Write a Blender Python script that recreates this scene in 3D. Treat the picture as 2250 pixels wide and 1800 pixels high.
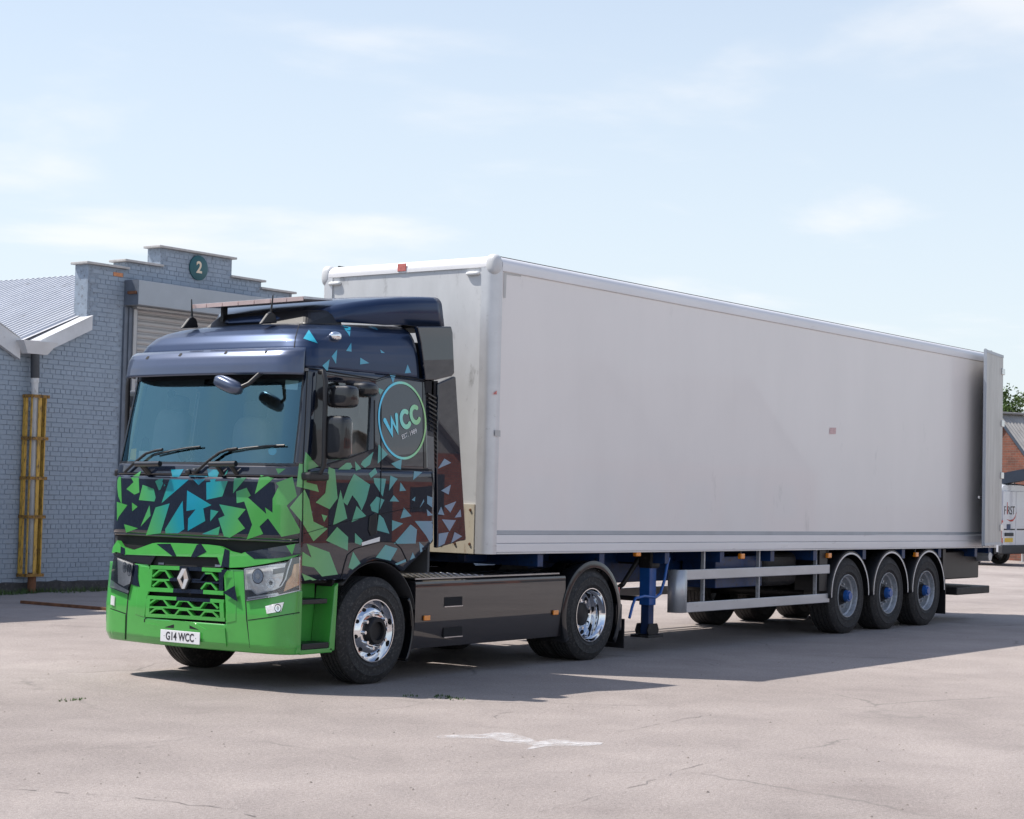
import bpy, bmesh, math, random
from mathutils import Vector, Matrix
from mathutils.bvhtree import BVHTree
from mathutils.geometry import tessellate_polygon
from math import sin, cos, pi, sqrt, radians, atan2
random.seed(7)
for o in list(bpy.data.objects): bpy.data.objects.remove(o)
S = bpy.context.scene
C = S.collection
# ------------------------------------------------------------------ camera
# world frame: origin on the yard under the tractor's front axle, x = truck forward, y = truck left, z up (metres)
CAM = Vector((13.84006, 12.79529, 1.88159)); YAW, PITCH, ROLL, FPX = 3.76659, 0.04448, 0.02307, 4073.85618
c_f = Vector((cos(YAW)*cos(PITCH), sin(YAW)*cos(PITCH), sin(PITCH)))
_r = Vector((sin(YAW), -cos(YAW), 0)); _u = _r.cross(c_f)
c_r = _r*cos(ROLL) + _u*sin(ROLL); c_u = -_r*sin(ROLL) + _u*cos(ROLL)
cd = bpy.data.cameras.new('camera'); cam = bpy.data.objects.new('camera', cd); C.objects.link(cam)
cd.sensor_fit = 'HORIZONTAL'; cd.sensor_width = 36; cd.lens = FPX/2250*36; cd.clip_start = .1; cd.clip_end = 3000
cam.matrix_world = Matrix(((c_r.x, c_u.x, -c_f.x, CAM.x), (c_r.y, c_u.y, -c_f.y, CAM.y), (c_r.z, c_u.z, -c_f.z, CAM.z), (0, 0, 0, 1)))
S.camera = cam
# ------------------------------------------------------------------ light
SUN = Vector((.30, -.584, 1)).normalized()
EL = math.asin(SUN.z); AZ = atan2(SUN.x, SUN.y)
w = bpy.data.worlds.new('World'); S.world = w; w.use_nodes = True
N = w.node_tree.nodes; L = w.node_tree.links; N.clear()
def nd(N, t, **k):
    n = N.new(t)
    for a, b in k.items():
        if a.startswith('i_'):
            key = a[2:]; n.inputs[int(key) if key.isdigit() else key.replace('_', ' ')].default_value = b
        else: setattr(n, a, b)
    return n
out = nd(N, 'ShaderNodeOutputWorld'); bg = nd(N, 'ShaderNodeBackground'); bg.inputs[1].default_value = .14
sky = nd(N, 'ShaderNodeTexSky', sky_type='NISHITA', sun_disc=False, sun_elevation=EL, sun_rotation=AZ, altitude=60, air_density=1.0, dust_density=1.0, ozone_density=3.0)
# fair-weather clouds, the same over the whole sky: noise on a cloud sheet seen in perspective
tc = nd(N, 'ShaderNodeTexCoord'); sx = nd(N, 'ShaderNodeSeparateXYZ'); L.new(tc.outputs['Generated'], sx.inputs[0])
za = nd(N, 'ShaderNodeMath', operation='MAXIMUM'); L.new(sx.outputs[2], za.inputs[0]); za.inputs[1].default_value = 0
zb_ = nd(N, 'ShaderNodeMath', operation='ADD'); L.new(za.outputs[0], zb_.inputs[0]); zb_.inputs[1].default_value = .10
dx = nd(N, 'ShaderNodeMath', operation='DIVIDE'); L.new(sx.outputs[0], dx.inputs[0]); L.new(zb_.outputs[0], dx.inputs[1])
dy = nd(N, 'ShaderNodeMath', operation='DIVIDE'); L.new(sx.outputs[1], dy.inputs[0]); L.new(zb_.outputs[0], dy.inputs[1])
cx_ = nd(N, 'ShaderNodeCombineXYZ'); L.new(dx.outputs[0], cx_.inputs[0]); L.new(dy.outputs[0], cx_.inputs[1])
mp = nd(N, 'ShaderNodeMapping'); L.new(cx_.outputs[0], mp.inputs[0]); mp.inputs[1].default_value = (-3.1, 4.4, 0)
ns = nd(N, 'ShaderNodeTexNoise'); L.new(mp.outputs[0], ns.inputs['Vector']); ns.inputs['Scale'].default_value = 1.15; ns.inputs['Detail'].default_value = 8; ns.inputs['Roughness'].default_value = .50; ns.inputs['Distortion'].default_value = .2
cr = nd(N, 'ShaderNodeValToRGB'); L.new(ns.outputs[0], cr.inputs[0]); cr.color_ramp.interpolation = 'EASE'
cr.color_ramp.elements[0].position = .49; cr.color_ramp.elements[0].color = (.05, .05, .05, 1); cr.color_ramp.elements[1].position = .66; cr.color_ramp.elements[1].color = (.60, .60, .60, 1)
mx = nd(N, 'ShaderNodeMix', data_type='RGBA'); L.new(cr.outputs[0], mx.inputs[0]); mx.inputs[7].default_value = (5.9, 5.85, 5.85, 1)
hz = nd(N, 'ShaderNodeMapRange', interpolation_type='SMOOTHSTEP'); L.new(sx.outputs[2], hz.inputs[0]); hz.inputs[1].default_value = -.05; hz.inputs[2].default_value = .70; hz.inputs[3].default_value = .84; hz.inputs[4].default_value = 0
hx = nd(N, 'ShaderNodeMix', data_type='RGBA'); L.new(hz.outputs[0], hx.inputs[0]); L.new(sky.outputs[0], hx.inputs[6]); hx.inputs[7].default_value = (4.65, 5.1, 5.40, 1)   # summer haze, even all round
L.new(hx.outputs[2], mx.inputs[6])
L.new(mx.outputs[2], bg.inputs[0]); L.new(bg.outputs[0], out.inputs[0])
sl = bpy.data.lights.new('sun', 'SUN'); sl.energy = 4.6; sl.angle = radians(.5); sl.color = (1, .94, .86)
so = bpy.data.objects.new('sun', sl); C.objects.link(so); so.rotation_euler = SUN.to_track_quat('Z', 'Y').to_euler(); so.location = (0, -20, 40)
S.view_settings.view_transform = 'Standard'; S.view_settings.look = 'None'; S.view_settings.exposure = .38; S.view_settings.gamma = 1
S.view_settings.use_curve_mapping = False
S.render.engine = 'CYCLES'; S.cycles.max_bounces = 8; S.cycles.transparent_max_bounces = 12; S.cycles.caustics_reflective = False; S.cycles.caustics_refractive = False
S.cycles.use_denoising = True

# ------------------------------------------------------------------ pixel helpers (photograph 2250 x 1800)
def ray(px, py): return (c_f + c_r*((px-1125)/FPX) - c_u*((py-900)/FPX))
def onp(px, py, ax, v):
    d = ray(px, py); return CAM + d*((v-CAM[ax])/d[ax])
def SD(px, py, y=1.25): return onp(px, py, 1, y)
def FR(px, py, x=1.35): return onp(px, py, 0, x)
def GR(px, py, z=0): return onp(px, py, 2, z)

# ------------------------------------------------------------------ materials
MATS = {}
def newmat(name):
    m = bpy.data.materials.new(name); m.use_nodes = True; MATS[name] = m
    nt = m.node_tree; b = nt.nodes['Principled BSDF']; return m, nt.nodes, nt.links, b
def setb(b, col=None, rough=None, metal=None, spec=None, coat=None, coatr=None):
    if col: b.inputs['Base Color'].default_value = (*col, 1)
    if rough is not None: b.inputs['Roughness'].default_value = rough
    if metal is not None: b.inputs['Metallic'].default_value = metal
    if spec is not None: b.inputs['Specular IOR Level'].default_value = spec
    if coat is not None: b.inputs['Coat Weight'].default_value = coat
    if coatr is not None: b.inputs['Coat Roughness'].default_value = coatr
    if coat: b.inputs['Coat IOR'].default_value = 1.5
def mat(name, col, rough=.5, metal=0, spec=.5, coat=0, var=.12, vscale=3., dirt=None, dirt_amt=0, bump=0, bscale=60, rvar=.0, flake=0, stretch=(1, 1, 1), coatr=.03, cior=1.5):
    m, N, L, b = newmat(name); setb(b, col, rough, metal, spec, coat, coatr)
    if coat: b.inputs['Coat IOR'].default_value = cior
    tc = nd(N, 'ShaderNodeTexCoord'); mp = nd(N, 'ShaderNodeMapping'); L.new(tc.outputs['Object'], mp.inputs[0]); mp.inputs[3].default_value = stretch
    V = mp.outputs[0]
    n1 = nd(N, 'ShaderNodeTexNoise', i_Scale=vscale, i_Detail=8., i_Roughness=.62); L.new(V, n1.inputs['Vector'])
    if var:
        r = nd(N, 'ShaderNodeValToRGB'); L.new(n1.outputs[0], r.inputs[0])
        r.color_ramp.elements[0].position = .3; r.color_ramp.elements[1].position = .7
        r.color_ramp.elements[0].color = (*[c*(1-var) for c in col], 1); r.color_ramp.elements[1].color = (*[min(1, c*(1+var)) for c in col], 1)
        colout = r.outputs[0]
        if dirt:
            n2 = nd(N, 'ShaderNodeTexNoise', i_Scale=vscale*2.7, i_Detail=10., i_Roughness=.7); L.new(V, n2.inputs['Vector'])
            r2 = nd(N, 'ShaderNodeValToRGB'); L.new(n2.outputs[0], r2.inputs[0])
            p = .62-.25*dirt_amt
            r2.color_ramp.elements[0].position = p; r2.color_ramp.elements[1].position = p+.16
            x = nd(N, 'ShaderNodeMix', data_type='RGBA'); L.new(r2.outputs[0], x.inputs[0]); L.new(colout, x.inputs[6]); x.inputs[7].default_value = (*dirt, 1)
            colout = x.outputs[2]
        L.new(colout, b.inputs['Base Color'])
    if rvar:
        mr = nd(N, 'ShaderNodeMapRange'); L.new(n1.outputs[0], mr.inputs[0]); mr.inputs[1].default_value = .25; mr.inputs[2].default_value = .75
        mr.inputs[3].default_value = max(0, rough-rvar); mr.inputs[4].default_value = min(1, rough+rvar); L.new(mr.outputs[0], b.inputs['Roughness'])
    if bump:
        n3 = nd(N, 'ShaderNodeTexNoise', i_Scale=bscale, i_Detail=6.); L.new(V, n3.inputs['Vector'])
        bp = nd(N, 'ShaderNodeBump', i_Strength=bump, i_Distance=.01); L.new(n3.outputs[0], bp.inputs['Height']); L.new(bp.outputs[0], b.inputs['Normal'])
    return m
def glass(name, tint, extra=.03, ior=1.5, gcol=(1, 1, 1)):
    m, N, L, b = newmat(name); N.remove(b); o = [n for n in N if n.type == 'OUTPUT_MATERIAL'][0]
    t = nd(N, 'ShaderNodeBsdfTransparent'); t.inputs[0].default_value = (*tint, 1)
    g = nd(N, 'ShaderNodeBsdfGlossy'); g.inputs['Roughness'].default_value = .0; g.inputs['Color'].default_value = (*gcol, 1)
    f = nd(N, 'ShaderNodeFresnel'); f.inputs[0].default_value = ior
    a = nd(N, 'ShaderNodeMath', operation='MULTIPLY_ADD', use_clamp=True); L.new(f.outputs[0], a.inputs[0]); a.inputs[1].default_value = 1.5; a.inputs[2].default_value = extra
    s = nd(N, 'ShaderNodeMixShader'); L.new(a.outputs[0], s.inputs[0]); L.new(t.outputs[0], s.inputs[1]); L.new(g.outputs[0], s.inputs[2]); L.new(s.outputs[0], o.inputs[0])
    return m

# ------------------------------------------------------------------ mesh helpers
class MB:
    def __init__(s): s.v = []; s.f = []
    def add(s, vs, fs):
        o = len(s.v); s.v += [tuple(v) for v in vs]; s.f += [tuple(i+o for i in f) for f in fs]; return s
    def box(s, x0, x1, y0, y1, z0, z1):
        x0, x1 = sorted((x0, x1)); y0, y1 = sorted((y0, y1)); z0, z1 = sorted((z0, z1))
        return s.add([(x0, y0, z0), (x1, y0, z0), (x1, y1, z0), (x0, y1, z0), (x0, y0, z1), (x1, y0, z1), (x1, y1, z1), (x0, y1, z1)],
                     [(0, 3, 2, 1), (4, 5, 6, 7), (0, 1, 5, 4), (1, 2, 6, 5), (2, 3, 7, 6), (3, 0, 4, 7)])
    def hexa(s, p):  # 8 points: bottom 4 ccw, top 4
        return s.add(p, [(0, 3, 2, 1), (4, 5, 6, 7), (0, 1, 5, 4), (1, 2, 6, 5), (2, 3, 7, 6), (3, 0, 4, 7)])
    def cyl(s, p0, p1, r0, r1=None, n=16, caps=True):
        r1 = r0 if r1 is None else r1; p0 = Vector(p0); p1 = Vector(p1); d = (p1-p0).normalized()
        a = d.orthogonal().normalized(); b = d.cross(a); vs = []; fs = []
        for p, r in ((p0, r0), (p1, r1)):
            for i in range(n): t = 2*pi*i/n; vs.append(p+a*(r*cos(t))+b*(r*sin(t)))
        for i in range(n): j = (i+1) % n; fs.append((i, j, n+j, n+i))
        if caps: fs += [tuple(range(n-1, -1, -1)), tuple(range(n, 2*n))]
        return s.add(vs, fs)
    def tube(s, pts, r, n=8, closed=False):
        pts = [Vector(p) for p in pts]; vs = []; fs = []; up = None; m = len(pts)
        for i, p in enumerate(pts):
            d = ((pts[(i+1) % m] if (closed or i < m-1) else p) - (pts[i-1] if (closed or i > 0) else p)).normalized()
            if up is None: up = d.orthogonal().normalized()
            a = (up-d*up.dot(d)).normalized(); b = d.cross(a); up = a
            rr = r[i] if isinstance(r, (list, tuple)) else r
            for k in range(n): t = 2*pi*k/n; vs.append(p+a*(rr*cos(t))+b*(rr*sin(t)))
        for i in range(m if closed else m-1):
            i2 = (i+1) % m
            for k in range(n): j = (k+1) % n; fs.append((i*n+k, i*n+j, i2*n+j, i2*n+k))
        if not closed: fs += [tuple(range(n-1, -1, -1)), tuple((m-1)*n+k for k in range(n))]
        return s.add(vs, fs)
    def lathe(s, prof, c=(0, 0, 0), n=48, sgn=1, a0=0, a1=2*pi, closed=True):  # prof (r, along y)
        vs = []; fs = []; m = len(prof); full = abs(a1-a0-2*pi) < 1e-6; nn = n if full else n+1
        for i in range(nn):
            t = a0+(a1-a0)*i/n
            for r, y in prof: vs.append((c[0]+r*cos(t), c[1]+sgn*y, c[2]+r*sin(t)))
        for i in range(n):
            j = (i+1) % nn
            for k in range(m-1): fs.append((i*m+k, i*m+k+1, j*m+k+1, j*m+k) if sgn > 0 else (i*m+k, j*m+k, j*m+k+1, i*m+k+1))
        return s.add(vs, fs)
    def prism(s, poly, ax, d0, d1):  # polygon in the two other axes (in order), extruded along ax
        n = len(poly)
        def P(p, d):
            q = list(p); q.insert(ax, d); return tuple(q)
        return s.add([P(p, d0) for p in poly]+[P(p, d1) for p in poly],
                     [tuple(range(n)), tuple(range(2*n-1, n-1, -1))]+[(i, n+i, n+(i+1) % n, (i+1) % n) for i in range(n)])
    def grid(s, fn, nu, nv, skip=None):
        vs = [fn(i/nu, j/nv) for i in range(nu+1) for j in range(nv+1)]; fs = []
        for i in range(nu):
            for j in range(nv):
                if skip and skip((i+.5)/nu, (j+.5)/nv): continue
                fs.append((i*(nv+1)+j, (i+1)*(nv+1)+j, (i+1)*(nv+1)+j+1, i*(nv+1)+j+1))
        return s.add(vs, fs)
    def mesh(s, name):
        me = bpy.data.meshes.new(name); me.from_pydata(s.v, [], s.f); me.update(); return me
    def build(s, name, m, parent=None, smooth=None, bevel=0, fix=True, solid=0, soff=-1, seg=2):
        me = s.mesh(name)
        if fix:
            bm = bmesh.new(); bm.from_mesh(me); bmesh.ops.remove_doubles(bm, verts=bm.verts, dist=1e-5)
            bmesh.ops.recalc_face_normals(bm, faces=bm.faces); bm.to_mesh(me); bm.free()
        return link(name, me, m, parent, smooth, bevel, solid, soff, seg)
def link(name, me, m, parent=None, smooth=None, bevel=0, solid=0, soff=-1, seg=2):
    o = bpy.data.objects.new(name, me); C.objects.link(o)
    if m and not me.materials: me.materials.append(MATS[m] if isinstance(m, str) else m)
    if parent: o.parent = parent
    if smooth:
        me.polygons.foreach_set('use_smooth', [True]*len(me.polygons)); me.set_sharp_from_angle(angle=radians(smooth))
    if solid:
        md = o.modifiers.new('solid', 'SOLIDIFY'); md.thickness = solid; md.offset = soff
    if bevel:
        md = o.modifiers.new('bevel', 'BEVEL'); md.width = bevel; md.segments = seg; md.limit_method = 'ANGLE'; md.angle_limit = radians(40)
    return o
def box(name, m, parent, *a, bevel=0, seg=2): return MB().box(*a).build(name, m, parent, bevel=bevel, fix=False, seg=seg)
def thing(name, label, cat, loc=(0, 0, 0), rotz=0, group=None):
    o = bpy.data.objects.new(name, None); C.objects.link(o); o.location = loc; o.rotation_euler = (0, 0, rotz); o.empty_display_size = .3
    o['label'] = label; o['category'] = cat
    if group: o['group'] = group
    return o
def part(name, parent, loc=(0, 0, 0), rot=(0, 0, 0)):
    o = bpy.data.objects.new(name, None); C.objects.link(o); o.parent = parent; o.location = loc; o.rotation_euler = rot; o.empty_display_size = .2; return o
def tag(o, label=None, cat=None, kind=None, group=None):
    if label: o['label'] = label
    if cat: o['category'] = cat
    if kind: o['kind'] = kind
    if group: o['group'] = group
    return o
def copy_tree(o, parent=None):
    c = o.copy(); C.objects.link(c); c.parent = parent
    for ch in list(o.children): copy_tree(ch, c)
    return c
def text_mesh(s, size, ext=.001, bold=0, spacing=1.0, sx=1.0):
    cu = bpy.data.curves.new('t', 'FONT'); cu.body = s; cu.size = size; cu.extrude = ext; cu.offset = bold; cu.align_x = 'CENTER'; cu.align_y = 'CENTER'; cu.space_character = spacing
    o = bpy.data.objects.new('t', cu); C.objects.link(o)
    me = bpy.data.meshes.new_from_object(o.evaluated_get(bpy.context.evaluated_depsgraph_get()))
    bpy.data.objects.remove(o); bpy.data.curves.remove(cu)
    if sx != 1: me.transform(Matrix.Diagonal((sx, 1, 1, 1)))
    me.materials.clear(); return me
def text(name, s, m, parent, M, size, ext=.001, bold=0, spacing=1.0, sx=1.0):
    me = text_mesh(s, size, ext, bold, spacing, sx); me.transform(M); return link(name, me, m, parent)
def basis(o, ex, ey):  # matrix: local x -> ex, local y -> ey
    ex = Vector(ex).normalized(); ey = Vector(ey).normalized(); ez = ex.cross(ey)
    return Matrix(((ex.x, ey.x, ez.x, o[0]), (ex.y, ey.y, ez.y, o[1]), (ex.z, ey.z, ez.z, o[2]), (0, 0, 0, 1)))

# traced outline (photo pixels) dropped along the view rays on to a modelled surface: gives a sheet of real thickness lying on it
def trace(name, poly, bvh, m, parent, off=.002, thick=0, L_=14, bevel=0, fn=None, smooth=None):
    tris = tessellate_polygon([[Vector((x, y, 0)) for x, y in poly]]); V2 = [tuple(q) for q in poly]
    mxe = max(max(math.dist(V2[t[k]], V2[t[k-1]]) for k in range(3)) for t in tris)
    lev = min(4, max(0, math.ceil(math.log2(mxe/L_)))) if mxe > L_ else 0; mid = {}
    for k in range(lev):
        nt = []
        def md(a, b):
            key = (min(a, b), max(a, b))
            if key not in mid: mid[key] = len(V2); V2.append(((V2[a][0]+V2[b][0])/2, (V2[a][1]+V2[b][1])/2))
            return mid[key]
        for p, q, r in tris:
            pq, qr, rp = md(p, q), md(q, r), md(r, p); nt += [(p, pq, rp), (pq, q, qr), (rp, qr, r), (pq, qr, rp)]
        tris = nt
    bm = bmesh.new(); vs = [bm.verts.new((x, y, 0)) for x, y in V2]
    for t in tris:
        ar = (V2[t[1]][0]-V2[t[0]][0])*(V2[t[2]][1]-V2[t[0]][1])-(V2[t[2]][0]-V2[t[0]][0])*(V2[t[1]][1]-V2[t[0]][1])
        if abs(ar) < 1e-6: continue
        try: bm.faces.new([vs[k] for k in (t if ar > 0 else t[::-1])])
        except ValueError: pass
    NB = {}; dead = []
    for v in bm.verts:
        d = ray(v.co.x, v.co.y).normalized(); h = bvh.ray_cast(CAM, d)
        if h[0] is None: dead.append(v); continue
        n = h[1] if h[1].dot(d) < 0 else -h[1]
        v.co = h[0]+n*off; NB[v] = n
    if dead: bmesh.ops.delete(bm, geom=dead, context='VERTS')
    if not bm.faces: bm.free(); return None
    bm.normal_update(); a = sum((f.normal.dot(CAM-f.calc_center_median()) for f in bm.faces))
    if a < 0: bmesh.ops.reverse_faces(bm, faces=bm.faces)
    if thick:
        fr0 = list(bm.faces); bk = {v: bm.verts.new(v.co-NB[v]*thick) for v in list(bm.verts) if v in NB}
        bd = [(l.vert, l.link_loop_next.vert) for e in bm.edges if len(e.link_faces) == 1 for l in e.link_loops]
        for f in fr0: bm.faces.new([bk[v] for v in reversed(f.verts)])
        for p, q in bd: bm.faces.new([q, p, bk[p], bk[q]])
    me = bpy.data.meshes.new(name); bm.to_mesh(me); bm.free()
    return link(name, me, m, parent, smooth=smooth, bevel=bevel)
def strip(pl, w):  # polyline in pixels -> closed outline of a ribbon w pixels wide
    a = []; b = []
    for i, p in enumerate(pl):
        q0 = pl[max(0, i-1)]; q1 = pl[min(len(pl)-1, i+1)]; d = Vector((q1[0]-q0[0], q1[1]-q0[1])).normalized(); n = Vector((-d.y, d.x))*w/2
        a.append((p[0]+n.x, p[1]+n.y)); b.append((p[0]-n.x, p[1]-n.y))
    return a+b[::-1]
def seam(pl, bvh, parent, w=2.2, m='gap', off=.0015, name='panel_gap'):
    return trace(name, strip(pl, w), bvh, m, parent, off=off, L_=12)
def zz(x0, y0, s): return lambda pts: [(x0+x/s, y0+y/s) for x, y in pts]
ZA = zz(220, 1030, 8.625); ZB = zz(440, 1030, 8.625); ZC = zz(240, 1180, 7.186); ZD = zz(500, 1180, 6.636)
Z4 = zz(620, 620, 2.695); Z5 = zz(220, 1000, 3.45); Z6 = zz(640, 1180, 4.312); Z3 = zz(250, 620, 3.92)
# ================================================================== MATERIAL SET
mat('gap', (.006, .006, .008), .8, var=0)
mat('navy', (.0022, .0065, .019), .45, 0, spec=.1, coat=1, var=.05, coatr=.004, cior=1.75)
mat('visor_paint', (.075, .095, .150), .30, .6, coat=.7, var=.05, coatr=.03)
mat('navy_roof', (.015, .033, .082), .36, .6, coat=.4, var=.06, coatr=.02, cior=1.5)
mat('black_plastic', (.014, .014, .016), .45, var=.15, vscale=8)
mat('black_gloss', (.007, .008, .011), .5, spec=.2, coat=1, var=0, coatr=.01)
mat('hub_black', (.010, .010, .012), .55, var=.2, vscale=20)
mat('skirt_paint', (.016, .014, .016), .5, 0, spec=.2, coat=1, var=.1, vscale=1.5, coatr=.02, cior=1.75)
mat('green', (.058, .350, .056), .30, 0, coat=.7, var=.07, vscale=5, coatr=.08)
mat('chrome', (.80, .81, .83), .07, 1, var=0)
mat('chrome_dull', (.55, .56, .58), .25, 1, var=.15, vscale=10)
mat('rubber', (.020, .020, .021), .72, var=.25, vscale=14, dirt=(.085, .08, .076), dirt_amt=.42, bump=.25, bscale=90)
mat('rubber_old', (.024, .023, .024), .75, var=.25, vscale=14, dirt=(.085, .08, .075), dirt_amt=.35, bump=.25, bscale=90)
mat('chassis', (.016, .016, .018), .55, .2, var=.3, vscale=6, dirt=(.06, .055, .05), dirt_amt=.3)
mat('plate_alu', (.42, .43, .44), .35, 1, var=.2, vscale=9)
mat('amber', (.85, .26, .01), .2, coat=1, var=.1, vscale=30)
mat('red_lens', (.45, .01, .01), .2, coat=1, var=0)
mat('white_print', (.75, .76, .76), .4, var=0)
mat('plate_white', (.74, .75, .77), .35, coat=.4, var=.04, vscale=20)
mat('plate_text', (.03, .03, .035), .5, var=0)
mat('interior', (.06, .064, .07), .7, var=.15)
mat('interior_light', (.22, .225, .23), .8, var=.1)
mat('trailer_white', (.81, .775, .755), .40, 0, coat=.3, var=.035, vscale=.8, dirt=(.62, .60, .58), dirt_amt=.0, rvar=.06, bump=.12, bscale=1.6, stretch=(1, 1, .35))
mat('trailer_front', (.60, .61, .62), .40, 0, var=.10, vscale=2.2, dirt=(.30, .30, .30), dirt_amt=.20, stretch=(1, 1, .45), bump=.05, bscale=120)
mat('trailer_alu', (.63, .635, .65), .36, .35, var=.07, vscale=4, dirt=(.38, .37, .36), dirt_amt=.02, stretch=(.3, 1, 1))
mat('trailer_rail', (.78, .77, .78), .42, .15, var=.05, vscale=3, dirt=(.45, .43, .41), dirt_amt=.02, stretch=(.2, 1, 1))
mat('trailer_strip', (.40, .43, .47), .45, .3, var=.08, vscale=3)
mat('door_alu', (.44, .43, .42), .45, .4, var=.18, vscale=2.0, dirt=(.30, .27, .24), dirt_amt=.25, stretch=(3, 3, .35))
mat('trailer_blue', (.007, .034, .12), .42, var=.25, vscale=5, dirt=(.02, .022, .03), dirt_amt=.35)
mat('blue_bright', (.012, .095, .36), .35, coat=.3, var=.12, vscale=9)
mat('wheel_steel', (.42, .44, .47), .45, .4, var=.25, vscale=12, dirt=(.14, .11, .09), dirt_amt=.25)
mat('guard_alu', (.55, .56, .58), .4, .5, var=.08, vscale=6, dirt=(.33, .32, .31), dirt_amt=.05, stretch=(.3, 1, 1))
mat('rust', (.16, .07, .035), .85, var=.4, vscale=10, bump=.3)
mat('cream_rusty', (.55, .50, .40), .6, var=.12, vscale=5, dirt=(.24, .12, .055), dirt_amt=.22, stretch=(1, 1, .3))
# painted brick
mat('painted_brick', (.285, .345, .42), .62, var=.10, vscale=2.2, dirt=(.235, .27, .315), dirt_amt=.05, bump=.35, bscale=45)
mat('painted_mortar', (.255, .310, .38), .8, var=.15, vscale=6, dirt=(.13, .14, .16), dirt_amt=.42, bump=.4, bscale=50)
mat('bare_brick', (.60, .26, .13), .8, var=.2, vscale=20)
mat('coping', (.46, .45, .44), .85, var=.15, vscale=7, dirt=(.28, .26, .24), dirt_amt=.2, bump=.4)
mat('bitumen', (.045, .045, .048), .8, var=.4, vscale=9, dirt=(.13, .12, .11), dirt_amt=.3, bump=.6, bscale=25)
mat('shutter', (.42, .42, .425), .42, .3, var=.05, vscale=5, dirt=(.36, .34, .32), dirt_amt=.1, stretch=(.3, 1, 1))
mat('steel_frame', (.13, .155, .195), .5, .2, var=.15, vscale=5)
mat('housing', (.36, .40, .44), .5, .1, var=.06, vscale=2)
mat('roof_metal', (.60, .61, .64), .38, .2, var=.08, vscale=1.4, dirt=(.33, .32, .31), dirt_amt=.15)
mat('barge', (.60, .61, .63), .5, var=.08, vscale=4, dirt=(.38, .37, .36), dirt_amt=.12)
mat('pipe_white', (.55, .56, .57), .5, var=.15, vscale=5, dirt=(.24, .19, .15), dirt_amt=.25, stretch=(1, 1, .5))
mat('pipe_dark', (.045, .05, .06), .5, var=.2)
mat('yellow_paint', (.56, .34, .06), .6, var=.15, vscale=6, dirt=(.10, .055, .03), dirt_amt=.5, stretch=(2, 2, .5), bump=.2)
mat('rust_yellow', (.30, .16, .03), .7, var=.4, vscale=9, dirt=(.05, .03, .02), dirt_amt=.6)
mat('sign_teal', (.012, .095, .115), .4, var=.05)
mat('sign_cream', (.74, .62, .47), .5, var=.04)
mat('van_white', (.66, .69, .74), .25, coat=.8, var=.03)
mat('van_grey', (.035, .037, .042), .6, var=.15)
mat('slate_sheet', (.30, .29, .28), .8, var=.2, vscale=2, dirt=(.18, .16, .14), dirt_amt=.2)
mat('dark_canopy', (.035, .05, .075), .55, var=.15)
mat('yellow_plate', (.75, .50, .03), .4, var=.05)
mat('leaf', (.075, .135, .032), .6, var=.35, vscale=1.5)
mat('bark', (.12, .09, .07), .9, var=.3)
mat('grass', (.060, .105, .030), .7, var=.4, vscale=4)
mat('tan_leather', (.30, .10, .04), .6, var=.2)
glass('glass_screen', (.84, .95, .97), extra=.12, gcol=(.42, .82, .98))
glass('glass_side', (.78, .84, .85), extra=.06)
glass('glass_lens', (.96, .97, .98), extra=.05)

def brickmat(name, c1, c2, mortar, sc=1.0):
    m, N, L, b = newmat(name); setb(b, rough=.85)
    tc = nd(N, 'ShaderNodeTexCoord'); sp = nd(N, 'ShaderNodeSeparateXYZ'); L.new(tc.outputs['Object'], sp.inputs[0])
    ad = nd(N, 'ShaderNodeMath', operation='ADD'); L.new(sp.outputs[0], ad.inputs[0]); L.new(sp.outputs[1], ad.inputs[1])
    cb = nd(N, 'ShaderNodeCombineXYZ'); L.new(ad.outputs[0], cb.inputs[0]); L.new(sp.outputs[2], cb.inputs[1])
    bt = nd(N, 'ShaderNodeTexBrick'); L.new(cb.outputs[0], bt.inputs['Vector'])
    bt.inputs['Color1'].default_value = (*c1, 1); bt.inputs['Color2'].default_value = (*c2, 1); bt.inputs['Mortar'].default_value = (*mortar, 1)
    bt.inputs['Scale'].default_value = sc; bt.inputs['Brick Width'].default_value = .235; bt.inputs['Row Height'].default_value = .083; bt.inputs['Mortar Size'].default_value = .006; bt.inputs['Bias'].default_value = -.1
    n = nd(N, 'ShaderNodeTexNoise', i_Scale=1.3, i_Detail=9., i_Roughness=.7); L.new(tc.outputs['Object'], n.inputs['Vector'])
    mx = nd(N, 'ShaderNodeMix', data_type='RGBA', blend_type='MULTIPLY'); mx.inputs[0].default_value = .7; L.new(bt.outputs[0], mx.inputs[6])
    r = nd(N, 'ShaderNodeValToRGB'); L.new(n.outputs[0], r.inputs[0]); r.color_ramp.elements[0].position = .35; r.color_ramp.elements[0].color = (.45, .42, .42, 1); r.color_ramp.elements[1].position = .62; r.color_ramp.elements[1].color = (1, 1, 1, 1)
    L.new(r.outputs[0], mx.inputs[7]); L.new(mx.outputs[2], b.inputs['Base Color'])
    bp = nd(N, 'ShaderNodeBump', i_Strength=.5, i_Distance=.01); L.new(bt.outputs['Fac'], bp.inputs['Height']); bp.invert = True; L.new(bp.outputs[0], b.inputs['Normal'])
    return m
brickmat('red_brick', (.22, .075, .045), (.14, .055, .038), (.16, .13, .11))
brickmat('bright_brick', (.42, .13, .075), (.34, .10, .06), (.26, .20, .17))

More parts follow.
